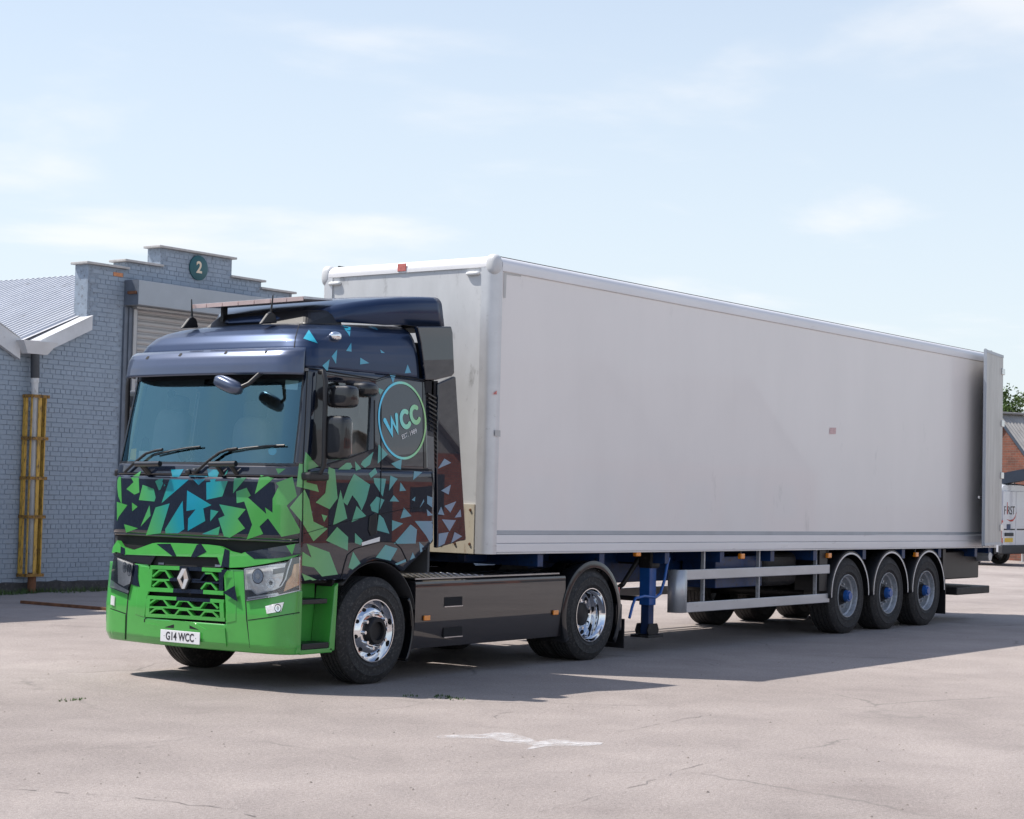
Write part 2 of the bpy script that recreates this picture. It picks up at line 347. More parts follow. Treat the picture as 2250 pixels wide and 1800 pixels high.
# yard: worn pale concrete, aggregate grain, stains, fine map cracks
def yardmat():
    m, N, L, b = newmat('yard'); setb(b, rough=.88, spec=.3)
    tc = nd(N, 'ShaderNodeTexCoord'); V = tc.outputs['Object']
    def noise(sc, det=8., ro=.6, dist=0.):
        n = nd(N, 'ShaderNodeTexNoise', i_Scale=sc, i_Detail=det, i_Roughness=ro, i_Distortion=dist); L.new(V, n.inputs['Vector']); return n.outputs[0]
    def ramp(x, p0, c0, p1, c1):
        r = nd(N, 'ShaderNodeValToRGB'); L.new(x, r.inputs[0]); r.color_ramp.elements[0].position = p0; r.color_ramp.elements[1].position = p1
        r.color_ramp.elements[0].color = (*c0, 1); r.color_ramp.elements[1].color = (*c1, 1); return r.outputs[0]
    def mix(f, a, b_, bt='MIX'):
        x = nd(N, 'ShaderNodeMix', data_type='RGBA', blend_type=bt)
        if isinstance(f, float): x.inputs[0].default_value = f
        else: L.new(f, x.inputs[0])
        L.new(a, x.inputs[6]); L.new(b_, x.inputs[7]); return x.outputs[2]
    big = noise(.16, 6, .55, .4); mid = noise(1.1, 8, .6, .3); fine = noise(34, 6, .75); grain = noise(120, 3, .8)
    c = ramp(big, .34, (.325, .286, .268), .66, (.425, .378, .356))
    c = mix(.55, c, ramp(mid, .3, (.74, .74, .75), .68, (1.12, 1.12, 1.12)), 'MULTIPLY')
    c = mix(.75, c, ramp(fine, .32, (.66, .65, .64), .66, (1.18, 1.18, 1.18)), 'MULTIPLY')
    c = mix(.75, c, ramp(grain, .33, (.52, .50, .49), .68, (1.35, 1.35, 1.35)), 'MULTIPLY')
    c = mix(.8, c, ramp(noise(.42, 7, .62, .8), .60, (1, 1, 1), .70, (.80, .79, .79)), 'MULTIPLY')   # old oil and damp stains
    # scattered dark pits and stones
    vo = nd(N, 'ShaderNodeTexVoronoi', i_Scale=9.); L.new(V, vo.inputs['Vector'])
    pit = ramp(vo.outputs['Distance'], .03, (1, 1, 1), .075, (0, 0, 0)); pm = ramp(noise(.7, 4), .52, (0, 0, 0), .62, (1, 1, 1))
    pm2 = mix(1., pit, pm, 'MULTIPLY')
    dk = nd(N, 'ShaderNodeRGB'); dk.outputs[0].default_value = (.10, .09, .085, 1); c = mix(pm2, c, dk.outputs[0])
    # cracks
    mpn = nd(N, 'ShaderNodeTexNoise', i_Scale=1.4, i_Detail=7., i_Roughness=.65); L.new(V, mpn.inputs['Vector'])
    wv = nd(N, 'ShaderNodeMix', data_type='RGBA', blend_type='LINEAR_LIGHT'); wv.inputs[0].default_value = .22; L.new(V, wv.inputs[6]); L.new(mpn.outputs['Color'], wv.inputs[7])
    vc = nd(N, 'ShaderNodeTexVoronoi', feature='DISTANCE_TO_EDGE', i_Scale=.27); L.new(wv.outputs[2], vc.inputs['Vector'])
    ck = ramp(vc.outputs['Distance'], .0015, (1, 1, 1), .006, (0, 0, 0)); cm = ramp(noise(.45, 5), .50, (0, 0, 0), .60, (1, 1, 1))
    ckm = mix(1., ck, cm, 'MULTIPLY'); dk2 = nd(N, 'ShaderNodeRGB'); dk2.outputs[0].default_value = (.21, .188, .176, 1); c = mix(ckm, c, dk2.outputs[0])
    L.new(c, b.inputs['Base Color'])
    bp = nd(N, 'ShaderNodeBump', i_Strength=.55, i_Distance=.02); L.new(fine, bp.inputs['Height'])
    bp2 = nd(N, 'ShaderNodeBump', i_Strength=.35, i_Distance=.10); L.new(mid, bp2.inputs['Height']); L.new(bp.outputs[0], bp2.inputs['Normal'])
    bp3 = nd(N, 'ShaderNodeBump', i_Strength=.7, i_Distance=.008); L.new(grain, bp3.inputs['Height']); L.new(bp2.outputs[0], bp3.inputs['Normal'])
    L.new(bp3.outputs[0], b.inputs['Normal'])
yardmat()
def wornpaint():
    m, N, L, b = newmat('worn_paint'); setb(b, (.78, .78, .79), .7); o = [n for n in N if n.type == 'OUTPUT_MATERIAL'][0]
    tc = nd(N, 'ShaderNodeTexCoord'); n = nd(N, 'ShaderNodeTexNoise', i_Scale=5., i_Detail=10., i_Roughness=.8); L.new(tc.outputs['Object'], n.inputs['Vector'])
    r = nd(N, 'ShaderNodeValToRGB'); L.new(n.outputs[0], r.inputs[0]); r.color_ramp.elements[0].position = .40; r.color_ramp.elements[1].position = .64
    r.color_ramp.elements[0].color = (.0, .0, .0, 1); r.color_ramp.elements[1].color = (.60, .60, .60, 1)
    t = nd(N, 'ShaderNodeBsdfTransparent'); s = nd(N, 'ShaderNodeMixShader'); L.new(r.outputs[0], s.inputs[0]); L.new(t.outputs[0], s.inputs[1]); L.new(b.outputs[0], s.inputs[2]); L.new(s.outputs[0], o.inputs[0])
wornpaint()

# ================================================================== GROUND
g = MB().add([(-700, -700, 0), (700, -700, 0), (700, 700, 0), (-700, 700, 0)], [(0, 1, 2, 3)]).build('yard_ground', 'yard', fix=False); tag(g, kind='structure')
Z8 = zz(900, 1400, 3.08)
pl = [GR(*q) for q in Z8([(180, 672), (300, 664), (480, 662), (560, 650), (640, 648), (735, 662), (815, 688), (865, 712), (960, 694), (1080, 700), (1180, 712), (1310, 718), (1290, 732), (1150, 742), (1000, 738), (900, 745), (830, 760), (785, 764), (840, 735), (740, 722), (660, 712), (600, 705), (560, 690), (480, 688), (300, 684), (190, 684)])]
o = MB().add([(p.x, p.y, .004) for p in pl], [tuple(range(len(pl)))]).build('ground_paint_mark', 'worn_paint'); tag(o, kind='structure')
# open cracks and joints in the yard, dark grooves with ragged edges
cr_mb = MB()
def crack(pts, w):
    P = [GR(*q) for q in pts]; Q = []
    for a, b in zip(P[:-1], P[1:]):
        n = max(2, int((b-a).length/.10)); d = (b-a).normalized(); s_ = Vector((-d.y, d.x, 0))
        for i in range(n): Q.append((a.lerp(b, i/n)+s_*random.gauss(0, .022), s_))
    vs = []; fs = []
    for i, (p, s_) in enumerate(Q):
        ww = w*.55*max(.12, random.gauss(.8, .45)); vs += [(p.x+s_.x*ww, p.y+s_.y*ww, .003), (p.x-s_.x*ww, p.y-s_.y*ww, .003)]
        if i and random.random() > .22: k = 2*i; fs.append((k-2, k, k+1, k-1))
    cr_mb.add(vs, fs)
crack([(0, 1733), (120, 1740), (260, 1752), (390, 1764), (520, 1781), (600, 1800)], .009)
crack([(0, 1657), (130, 1650), (260, 1638), (380, 1627), (520, 1612), (640, 1598), (740, 1590)], .005)
crack(Z8([(1220, 655), (1300, 660), (1400, 642), (1490, 632), (1620, 612), (1760, 575), (1900, 550), (2060, 528), (2300, 505)]), .006)
crack(Z8([(0, 580), (270, 598), (400, 605), (560, 608), (700, 625), (880, 640)]), .005)
crack(Z8([(550, 552), (575, 525), (640, 515), (740, 500)]), .010)
crack([(1190, 1785), (1265, 1762), (1330, 1748), (1410, 1722), (1500, 1690), (1600, 1664)], .006)
crack([(1900, 1575), (1990, 1590), (2080, 1588), (2250, 1610)], .005)
crack([(2000, 1302), (2120, 1306), (2250, 1300)], .012); crack([(2090, 1331), (2180, 1337), (2250, 1335)], .010)
crack([(30, 1500), (120, 1512), (260, 1518)], .004)
o = cr_mb.build('ground_cracks', 'gap', fix=False); tag(o, kind='structure')
mat('crack', (.21, .188, .178), .95, var=.3, vscale=20); o.data.materials[0] = MATS['crack']
# loose stones and weeds
st = MB()
for i in range(420):
    p = GR(random.uniform(-60, 2300), 1290+510*random.random()**1.6)
    if not (-14 < p.x < 12): continue
    r = random.uniform(.004, .014); vs = [(p.x+r*random.uniform(.6, 1.2)*cos(t), p.y+r*random.uniform(.6, 1.2)*sin(t), .001) for t in (0, 1.26, 2.5, 3.77, 5.03)]+[(p.x, p.y, r*random.uniform(.5, .9))]
    st.add(vs, [(0, 1, 5), (1, 2, 5), (2, 3, 5), (3, 4, 5), (4, 0, 5)])
mat('stones', (.22, .19, .17), .9, var=.4, vscale=1.0); tag(st.build('loose_stones', 'stones', fix=False), 'small loose stones scattered over the concrete yard', 'stones', kind='stuff')
def tufts(name, spots, h, label, n=40, spread=.12):
    mb = MB()
    for (x, y, k) in spots:
        for i in range(int(n*k)):
            a = random.uniform(0, 2*pi); r = spread*sqrt(random.random()); bx, by = x+r*cos(a)*1.8, y+r*sin(a); hh = h*random.uniform(.4, 1.1); t = random.uniform(0, 2*pi); ww = random.uniform(.004, .010); l = random.uniform(.2, .9)*hh
            mb.add([(bx-ww*sin(t), by+ww*cos(t), 0), (bx+ww*sin(t), by-ww*cos(t), 0), (bx+l*cos(t), by+l*sin(t), hh)], [(0, 1, 2)])
    return tag(mb.build(name, 'grass', fix=False), label, 'grass', kind='stuff')
WY = -12.2
tufts('weeds', [(random.uniform(-8.6, -5.0), WY+.10+abs(random.gauss(0, .18)), random.uniform(.3, 1.2)) for i in range(46)], .10, 'weeds and grass along the foot of the painted brick wall')
sp = [GR(*q) for q in Z8([(175, 400), (215, 405), (240, 412), (300, 415), (330, 425), (10, 400)])]+[GR(150, 1540), GR(172, 1538)]
tufts('grass_tufts', [(p.x, p.y, .8) for p in sp], .024, 'small green tufts growing in the yard crack beside the truck shadow', n=26, spread=.06)

# ================================================================== WAREHOUSE (painted brick, stepped parapet)
wh = thing('warehouse', 'grey painted brick warehouse with stepped parapet, roller shutter and corrugated valley roof', 'warehouse', (-10.65, WY, 0))
wh_inv = lambda p: (p[0]+10.65, p[1]-WY, p[2])
class WB(MB):  # world coordinates, stored relative to the warehouse's own origin
    def build(s, *a, **k):
        s.v = [wh_inv(p) for p in s.v]; return MB.build(s, *a, **k)
XC = -10.65
tiers = [(2.62, 5.70), (1.74, 5.84), (.92, 6.19)]
VX = -6.72   # valley
DL, DR, DT = -9.02, -12.28, 5.02   # door opening
outl = [(VX, 4.02), (XC+2.62, 4.62), (XC+2.62, 5.70), (XC+1.74, 5.70), (XC+1.74, 5.84), (XC+.92, 5.84), (XC+.92, 6.19), (XC-.92, 6.19), (XC-.92, 5.84), (XC-1.74, 5.84), (XC-1.74, 5.70), (XC-2.62, 5.70), (XC-2.62, 4.62), (2*XC-VX, 4.02)]
def wtop(x):
    a = abs(x-XC)
    if x > VX: # next bay: gable then a taller stepped front beyond the picture
        if x < -5.4: return 4.02+(x-VX)*.455
        return 5.7 if x < -4.4 else 6.85 if x < -2.4 else 8.0 if x < -.8 else 8.75 if x < 2.2 else 4.6
    for hwid, z in reversed(tiers):
        if a <= hwid: return z
    return max(4.02, 4.62-(a-2.62)*.455)
# wall mass behind the bricks: vertical slabs under the stepped outline
def wslab(mb, x0, x1, z0, z1a, z1b, y1=WY-.010, th=.34):
    mb.hexa([(x0, y1-th, z0), (x1, y1-th, z0), (x1, y1, z0), (x0, y1, z0), (x0, y1-th, z1a), (x1, y1-th, z1b), (x1, y1, z1b), (x0, y1, z1a)])
wm = WB()
xs = [60.0, 30., 2.2, -.8, -2.4, -4.4, -5.4, VX, XC+2.62, XC+1.74, DL]  # unseen low run past the stepped front, added to darken the hood reflections
for a, b in zip(xs[:-1], xs[1:]):
    e = .0005; wslab(wm, b, a, 0, wtop(b+e), wtop(a-e))
for a, b in ((DL, XC+.92), (XC+.92, XC-.92), (XC-.92, DR)): wslab(wm, b, a, DT, wtop((a+b)/2), wtop((a+b)/2))
for a, b in ((DR, XC-1.74), (XC-1.74, XC-2.62), (XC-2.62, 2*XC-VX), (2*XC-VX, -20.), (-20., -34.)):
    e = .0005; wslab(wm, b, a, 0, wtop(b+e) if b > -15 else (4.02 if b < -19 else 4.02), wtop(a-e) if a > -15 else 4.02)
wall = wm.build('wall', 'painted_mortar', wh, fix=False)
# bricks
BW, BH = .235, .083
bricks = []
def brick_ok(x0, x1, z0, z1):
    if z1 > min(wtop(x0+.001), wtop(x1-.001))-.002: return False
    if z0 < DT and x1 > DR-.22 and x0 < DL+.16: return False
    return True
row = 0; z = .16
while z < 8.7:
    head = (row % 4 == 3); w_ = BW/2 if head else BW; x = 4.2-(row % 2)*w_/2
    while x > -20:
        x0, x1 = x-w_+.010, x
        # clip at edges by nudging
        if brick_ok(x0, x1, z, z+BH-.010): bricks.append((x0, x1, z, z+BH-.010))
        x -= w_
    z += BH; row += 1
def brick_mesh(mb, x0, x1, z0, z1, d, jx=0.):
    b = .004; y0 = WY-.012; y1 = WY+d
    mb.add([(x0, y0, z0), (x1, y0, z0), (x1, y0, z1), (x0, y0, z1), (x0+b, y1, z0+b), (x1-b, y1, z0+b), (x1-b, y1, z1-b), (x0+b, y1, z1-b)],
           [(4, 7, 6, 5), (0, 4, 5, 1), (1, 5, 6, 2), (2, 6, 7, 3), (3, 7, 4, 0)])
# the 300 that show largest: nearest the camera and in view
def inview(b):
    p = Vector(((b[0]+b[1])/2, WY, (b[2]+b[3])/2))-CAM; zc = p.dot(c_f); px = 1125+FPX*p.dot(c_r)/zc; py = 900-FPX*p.dot(c_u)/zc
    return 0 < px < 268 and py < 1290, zc
vis = sorted([b for b in bricks if inview(b)[0] and b[1]-b[0] > .15], key=lambda b: inview(b)[1]); near = set(vis[:300])
shapes = {}
for k in range(4):
    mb = MB(); brick_mesh(mb, 0, BW-.010, 0, BH-.010, 0); mb.v = [(x, y-WY+(.0015*(k-1.5) if y > WY-.005 else 0), zv) for x, y, zv in mb.v]
    shapes[k] = mb.mesh('brick'); shapes[k].materials.append(MATS['painted_brick'])
for i, b in enumerate(sorted(near)):
    o = bpy.data.objects.new('brick', shapes[random.randrange(4)]); C.objects.link(o); o.parent = wall; o.location = (b[0]+10.65, 0, b[2])
    o.rotation_euler = (random.gauss(0, .006), random.gauss(0, .003), random.gauss(0, .004))
rest = WB()
ob = SD(258, 604, WY)
for b in bricks:
    if b in near: continue
    if abs((b[0]+b[1])/2-ob.x) < .13 and abs((b[2]+b[3])/2-ob.z) < .042:
        mb = WB(); brick_mesh(mb, *b, .001); o = mb.build('bare_brick', 'bare_brick', wall); continue
    brick_mesh(rest, *b, random.gauss(0, .0016)-(.002 if b[2] > 3.4 else 0))
tag(rest.build('brick_courses', 'painted_brick', wall, fix=False), kind='stuff')
# coping stones
def coping(x0, x1, z): 
    o = WB().box(x0, x1, WY-.39, WY+.055, z, z+.042).build('coping_stone', 'coping', wh, bevel=.008)
for x0, x1, z in ((XC+1.70, XC+2.70, 5.705), (XC+.88, XC+1.82, 5.845), (XC-1.0, XC+1.0, 6.195), (XC-1.82, XC-.88, 5.845), (XC-2.70, XC-1.70, 5.705), (-5.46, -4.34, 5.705), (-4.46, -2.34, 6.855), (-2.46, -.74, 8.005), (-.86, 2.3, 8.755), (2.22, 30., 4.605)): coping(x0, x1, z)
# tar plinth along the foot of the wall
mb = WB(); xa = 9.0
n = 60; vs = []
for i in range(n+1):
    x = 2-(2+9.0)*i/n; h = .155+random.gauss(0, .012); vs += [(x, WY+.03, 0), (x, WY+.025, h), (x, WY-.005, h+.02)]
mb.add(vs, [q for i in range(n) for q in ((3*i, 3*i+3, 3*i+4, 3*i+1), (3*i+1, 3*i+4, 3*i+5, 3*i+2))]); mb.build('tar_plinth', 'bitumen', wh, smooth=40)
# valley roof: profiled sheets rising from the valley to the ridge
def sheet(name, x0, z0, x1, z1, y0, y1):
    mb = WB(); prof = []; y = y0; pit = .166
    while y > y1:
        for dy, h in ((0, 0), (.085, 0), (.105, .038), (.145, .038)): prof.append((y-dy, h))
        y -= pit
    d = Vector((x1-x0, 0, z1-z0)).normalized(); nrm = Vector((-d.z, 0, d.x)); nrm = nrm if nrm.z > 0 else -nrm
    vs = []
    for yy, h in prof:
        for (x, zv) in ((x0, z0), ((x0+x1)/2, (z0+z1)/2), (x1, z1)): vs.append((x+nrm.x*h, yy, zv+nrm.z*h))
    fs = [q for i in range(len(prof)-1) for q in ((3*i, 3*i+1, 3*i+4, 3*i+3), (3*i+1, 3*i+2, 3*i+5, 3*i+4))]
    mb.add(vs, fs); return mb.build(name, 'roof_metal', wh, solid=.004)
sheet('roof_sheet', VX-.10, 4.28, XC, 5.93, WY-.20, -34)
sheet('roof_sheet', 2*XC-VX, 4.28, XC, 5.93, WY-.36, -34)
sheet('roof_sheet', VX+.10, 4.28, VX+3.9, 6.0, WY-.20, -34)
WB().box(XC-.05, XC+.05, WY-.5, -34, 5.80, 5.925).build('ridge_closure', 'gap', wh)  # added near-black closure behind the open sheet ends at the ridge
# barge boards with a lit top flashing, and the valley hopper
def barge(x0, z0, x1, z1, h):
    y0, y1 = WY+.012, WY+.10
    WB().hexa([(x0, y0, z0-h), (x1, y0, z1-h), (x1, y1, z1-h), (x0, y1, z0-h), (x0, y0, z0), (x1, y0, z1), (x1, y1, z1), (x0, y1, z0)]).build('barge_board', 'barge', wh)
    WB().hexa([(x0, WY-.36, z0+.004), (x1, WY-.36, z1+.004), (x1, y1+.012, z1+.004), (x0, y1+.012, z0+.004), (x0, WY-.36, z0+.020), (x1, WY-.36, z1+.020), (x1, y1+.012, z1+.020), (x0, y1+.012, z0+.020)]).build('verge_flashing', 'barge', wh)
barge(VX-.22, 4.26, XC+2.58, 4.26+(-(XC+2.58)+VX-.22)*.46, .235)
barge(VX+.20, 4.26, -5.35, 4.26+(-5.35-VX-.2)*.50, .34)
hp = WB(); z0, z1 = 4.02, 4.235
hp.hexa([(VX-.26, WY+.02, z0), (VX+.16, WY+.02, z0), (VX+.16, WY+.24, z0), (VX-.26, WY+.24, z0), (VX-.44, WY-.1, z1), (VX+.30, WY-.1, z1), (VX+.30, WY+.30, z1), (VX-.44, WY+.30, z1)])
hp.build('rain_hopper', 'barge', wh)
# downpipe and its rusty yellow guard
pt = SD(77, 772, WY+.16); pb = GR(66, 1297); px_ = pb.x; py_ = WY+.16
WB().cyl((pt.x, py_, 4.06), (pt.x-.02, py_, 3.62), .075, n=20).build('downpipe_outlet', 'pipe_dark', wh, smooth=40)
dp = WB(); dp.cyl((pt.x-.02, py_, 3.62), (pt.x-.10, py_, .30), .058, n=20); dp.cyl((pt.x-.015, py_, 3.66), (pt.x-.02, py_, 3.54), .070, n=20); dpo = dp.build('downpipe', 'pipe_white', wh, smooth=40)
WB().cyl((pt.x-.10, py_, .34), (pt.x-.10, py_, 0), .070, n=20).build('downpipe_foot', 'rust', dpo, smooth=40)
pg = part('pipe_guard', wh)
gx = (pt.x-.07); GW = .155
for x0_, x1_, y0_, y1_ in ((gx+GW-.03, gx+GW+.02, .03, .10), (gx+GW-.012, gx+GW+.005, .205, .24), (gx-GW-.012, gx-GW+.012, .10, .22), (gx-.03, gx+.035, .245, .262)):
    WB().box(x0_, x1_, WY+y0_, WY+y1_, .28, 3.34).build('guard_rail', 'yellow_paint', pg)
for zc in (.30, 1.28, 1.93, 2.60, 3.31):
    mb = WB(); mb.box(gx-GW-.03, gx+GW+.03, WY+.264, WY+.276, zc-.026, zc+.026)
    mb.box(gx+GW+.0215, gx+GW+.032, WY+.02, WY+.264, zc-.027, zc+.027); mb.box(gx-GW-.032, gx-GW-.0215, WY+.02, WY+.264, zc-.027, zc+.027)
    mb.build('guard_band', 'rust_yellow', pg)
# roller shutter
sh = part('roller_shutter', wh)
SL = .115; slm = MB(); prof = [(0, .0), (.012, .016), (.035, .026), (.065, .026), (.092, .014), (.100, .0), (.115, .0)]
vs = []; 
for zv, yv in prof: vs += [(DR-XC+.1, yv, zv), (DL-XC-.1, yv, zv)]
slm.add(vs, [(2*i, 2*i+1, 2*i+3, 2*i+2) for i in range(len(prof)-1)]); sme = slm.mesh('slat'); sme.materials.append(MATS['shutter'])
zv = .02
while zv < 5.05:
    o = bpy.data.objects.new('slat', sme); C.objects.link(o); o.parent = sh; o.location = (0, -.12, zv); zv += SL
for x0, x1 in ((DL-.14, DL+.06), (DR-.06, DR+.14)):
    mb = WB(); mb.box(x0, x1, WY-.13, WY+.06, 0, 5.03); mb.build('door_guide', 'housing' if x0 == 0 else 'steel_frame', wh, bevel=.006)
WB().box(DL+.065, DL+.15, WY-.09, WY+.035, 0, 5.03).build('door_post', 'steel_frame', wh, bevel=.006)
WB().box(DL-.10, DL-.02, WY+.065, WY+.09, 0, 5.0).build('door_guide', 'shutter', wh)
hb = WB(); hb.box(DR-.12, DL+.14, WY+.002, WY+.36, 5.06, 5.50); hbo = hb.build('shutter_housing', 'housing', wh, bevel=.01)
WB().box(DL+.142, DL+.150, WY+.004, WY+.365, 5.055, 5.505).build('housing_end_plate', 'steel_frame', hbo)
WB().box(DL+.150, DL+.185, WY+.12, WY+.33, 5.25, 5.30).build('shaft_bracket', 'rust', hbo)
WB().box(DR-.1, DL-.02, WY+.005, WY+.16, 5.012, 5.052).build('lintel_angle', 'shutter', wh)
# round number sign
sc = SD(436.5, 589, WY+.02)
sg = thing('number_sign', 'round dark teal sign with a cream number 2 on the parapet', 'sign', (sc.x, WY+.004, sc.z))
MB().lathe([(0, .03), (.225, .03), (.232, .026), (.232, 0), (0, 0)], n=48).build('disc', 'sign_teal', sg, smooth=30)
text('number', '2', 'sign_cream', sg, basis((0, .033, 0), (-1, 0, 0), (0, 0, 1)), .30, ext=.002, bold=.008)
# rusty rail lying on the ground by the wall
a = GR(48, 1326); b = GR(300, 1347); d = (b-a).normalized(); q = Vector((-d.y, d.x, 0))*.035
o = MB().hexa([a-q, b-q, b+q, a+q, a-q+Vector((0, 0, .045)), b-q+Vector((0, 0, .045)), b+q+Vector((0, 0, .045)), a+q+Vector((0, 0, .045))]).build('steel_rail', 'rust', bevel=.004)
tag(o, 'long rusty steel bar lying on the yard in front of the painted wall', 'steel bar')
# ================================================================== TRACTOR UNIT
tk = thing('tractor_unit', 'dark blue and green tractor unit with shattered triangle livery, coupled to the white trailer', 'truck')
def lerp_tab(tab, z):
    if z <= tab[0][0]: return tab[0][1:]
    for a, b in zip(tab[:-1], tab[1:]):
        if z <= b[0]:
            k = (z-a[0])/(b[0]-a[0]); return tuple(p+(q-p)*k for p, q in zip(a[1:], b[1:]))
    return tab[-1][1:]
CABT = [(.95, 1.28, 1.245), (1.40, 1.292, 1.247), (1.70, 1.288, 1.248), (1.965, 1.272, 1.247), (2.08, 1.245, 1.243), (2.5, 1.165, 1.220), (2.92, 1.088, 1.190), (3.02, 1.085, 1.186)]
BMPT = [(.34, 1.325, 1.235), (.42, 1.365, 1.25), (.70, 1.372, 1.252), (.90, 1.355, 1.25), (1.10, 1.342, 1.248), (1.36, 1.318, 1.245)]
XR = -.86
def plan(t, xf, hw, k=.062, cw=.245, cd_=.155, xr=XR, inset=0.):
    sg_ = 1 if t >= 0 else -1; t = abs(t); xf -= inset; hw -= inset
    yc = hw-cw; xfc = xf-k*yc*yc; xc = xfc-cd_
    if t <= 1: y = t*yc; x = xf-k*y*y
    elif t <= 2:
        s = t-1; A = (xfc, yc); B = (xfc-2*k*yc*cw*.62, yc+cw*.62); D = (xc+cd_*.50, hw); E_ = (xc, hw)
        w0, w1, w2, w3 = (1-s)**3, 3*s*(1-s)**2, 3*s*s*(1-s), s**3
        x = w0*A[0]+w1*B[0]+w2*D[0]+w3*E_[0]; y = w0*A[1]+w1*B[1]+w2*D[1]+w3*E_[1]
    else: x = xc+(xr-xc)*(t-2); y = hw
    return x, sg_*y
def PC(t, z):
    xf, hw = lerp_tab(CABT, z); x, y = plan(t, xf, hw); return Vector((x, y, z))
def PBm(t, z):
    xf, hw = lerp_tab(BMPT, z); x, y = plan(t, xf, hw, k=.070, cw=.25, cd_=.175, xr=.95); return Vector((x, y, z))
def offs(P, t, z, d):
    e = 1e-3; a = P(t+e, z)-P(t-e, z); b = P(t, z+e)-P(t, z-e); n = a.cross(b).normalized()
    c = P(t, z)
    if n.dot(Vector((c.x, c.y, 0))-Vector((-.3, 0, 0))) < 0: n = -n
    return c+n*d
def tz(P, t0, t1, z0, z1, nt, nz, d=0., skip=None):
    return MB().grid(lambda u, v: offs(P, t0+(t1-t0)*u, (z0(t0+(t1-t0)*u) if callable(z0) else z0)*(1-v)+(z1(t0+(t1-t0)*u) if callable(z1) else z1)*v, d), nt, nz, skip)
# roof shell above z = 3.0
RP = [(0, 0), (.10, .006), (.19, .026), (.26, .060), (.325, .115), (.375, .19), (.415, .30), (.445, .47), (.46, .75)]
RXR = -.56
def PR(t, v):
    f = v*(len(RP)-1); i = min(int(f), len(RP)-2); k = f-i; dz = RP[i][0]+(RP[i+1][0]-RP[i][0])*k; ins = RP[i][1]+(RP[i+1][1]-RP[i][1])*k
    x, y = plan(t, 1.10, 1.186, k=.062+ins*.1, cw=.30, cd_=.20, xr=RXR-.09*(1-v), inset=ins)
    if abs(t) > 2: y += math.copysign(ins*.62*min(1, (abs(t)-2))**.7, t)
    return Vector((x, y, 3.0+dz+(1.0-x)*.045*dz/.46))
# surfaces for dropping traced outlines on
def bvh_of(*mbs):
    v = []; f = []
    for m in mbs:
        o = len(v); v += [Vector(p) for p in m.v]; f += [tuple(i+o for i in q) for q in m.f]
    return BVHTree.FromPolygons(v, f)
def arch_z(t):  # lower edge of the cab side: wheel arch
    x = PC(t, 1.2).x; z = 1.02
    if x < -.30: z = 1.02+(-.30-x)*.62
    if abs(x) < .66: z = max(z, .53+sqrt(max(0, .665**2-x*x)))
    return z
skin = tz(PC, -3, 3, lambda t: arch_z(abs(t)), 3.0, 240, 60); roofs = MB().grid(lambda u, v: PR(-3+6*u, v), 200, 32)
CB = bvh_of(skin, roofs); BB = bvh_of(tz(PBm, -3, 3, .34, 1.50, 240, 44))
# dark inner shell showing in the shut lines and openings (bulkhead, floor, lower front)
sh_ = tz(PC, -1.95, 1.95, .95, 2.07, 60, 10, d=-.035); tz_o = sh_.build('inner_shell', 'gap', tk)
MB().grid(lambda u, v: (XR+.02, -1.2+2.4*u, 1.05+1.95*v), 1, 1).build('rear_bulkhead', 'interior', tk, solid=.03)
box('cab_floor', 'interior', tk, XR+.03, 1.15, -1.18, 1.18, 1.28, 1.36)
# front flap
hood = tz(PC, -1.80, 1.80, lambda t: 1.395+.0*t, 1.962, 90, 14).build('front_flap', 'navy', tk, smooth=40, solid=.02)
tz(PC, -1.80, 1.80, 1.974, 2.075, 90, 5).build('windscreen_cowl', 'navy', tk, smooth=40, solid=.02)
tz(PC, -1.80, 1.80, 1.372, 1.393, 90, 1, d=-.004).build('flap_trim', 'skirt_paint', tk, smooth=40, solid=.02)
# windscreen and its black border
ws = tz(PC, -1.46, 1.46, 2.082, 2.93, 70, 20, d=-.012).build('windscreen', 'glass_screen', tk, smooth=60)
for a, b in ((-1.49, -1.42), (1.42, 1.49)): tz(PC, a, b, 2.078, 2.95, 3, 12, d=-.006).build('screen_border', 'black_gloss', ws, smooth=60)
tz(PC, -1.45, 1.45, 2.078, 2.10, 60, 1, d=-.006).build('screen_border', 'black_gloss', ws, smooth=60)
tz(PC, -1.45, 1.45, 2.90, 3.0, 60, 2, d=-.004).build('header_panel', 'black_gloss', tk, smooth=60)
# cab sides with window opening
def sides(sg_):
    T0, T1 = 1.475, 3.0
    ts = [1.475, 1.55, 1.65, 1.75, 1.82, 1.9, 2.0, 2.055, 2.15, 2.25, 2.35, 2.455, 2.5, 2.6, 2.7, 2.8, 2.9, 3.0]
    zs = [2.07, 2.115, 2.2, 2.3, 2.4, 2.5, 2.6, 2.7, 2.8, 2.885, 2.95, 3.0]
    mb = MB(); vs = [PC(sg_*t, z) for t in ts for z in zs]; nz = len(zs); fs = []
    for i in range(len(ts)-1):
        for j in range(nz-1):
            if 2.05 < ts[i] and ts[i+1] < 2.46 and 2.11 < zs[j] and zs[j+1] < 2.89: continue
            fs.append((i*nz+j, (i+1)*nz+j, (i+1)*nz+j+1, i*nz+j+1))
    mb.add(vs, fs)
    lo = tz(PC, sg_*1.812, sg_*3.0, lambda t: arch_z(abs(t)), 2.07, 70, 14); mb.add(lo.v, lo.f)
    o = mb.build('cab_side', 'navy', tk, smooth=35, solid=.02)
    tz(PC, sg_*2.05, sg_*2.46, 2.11, 2.89, 8, 8, d=-.018).build('side_window', 'glass_side', o, smooth=60)
    return o
side_l = sides(1); side_r = sides(-1)
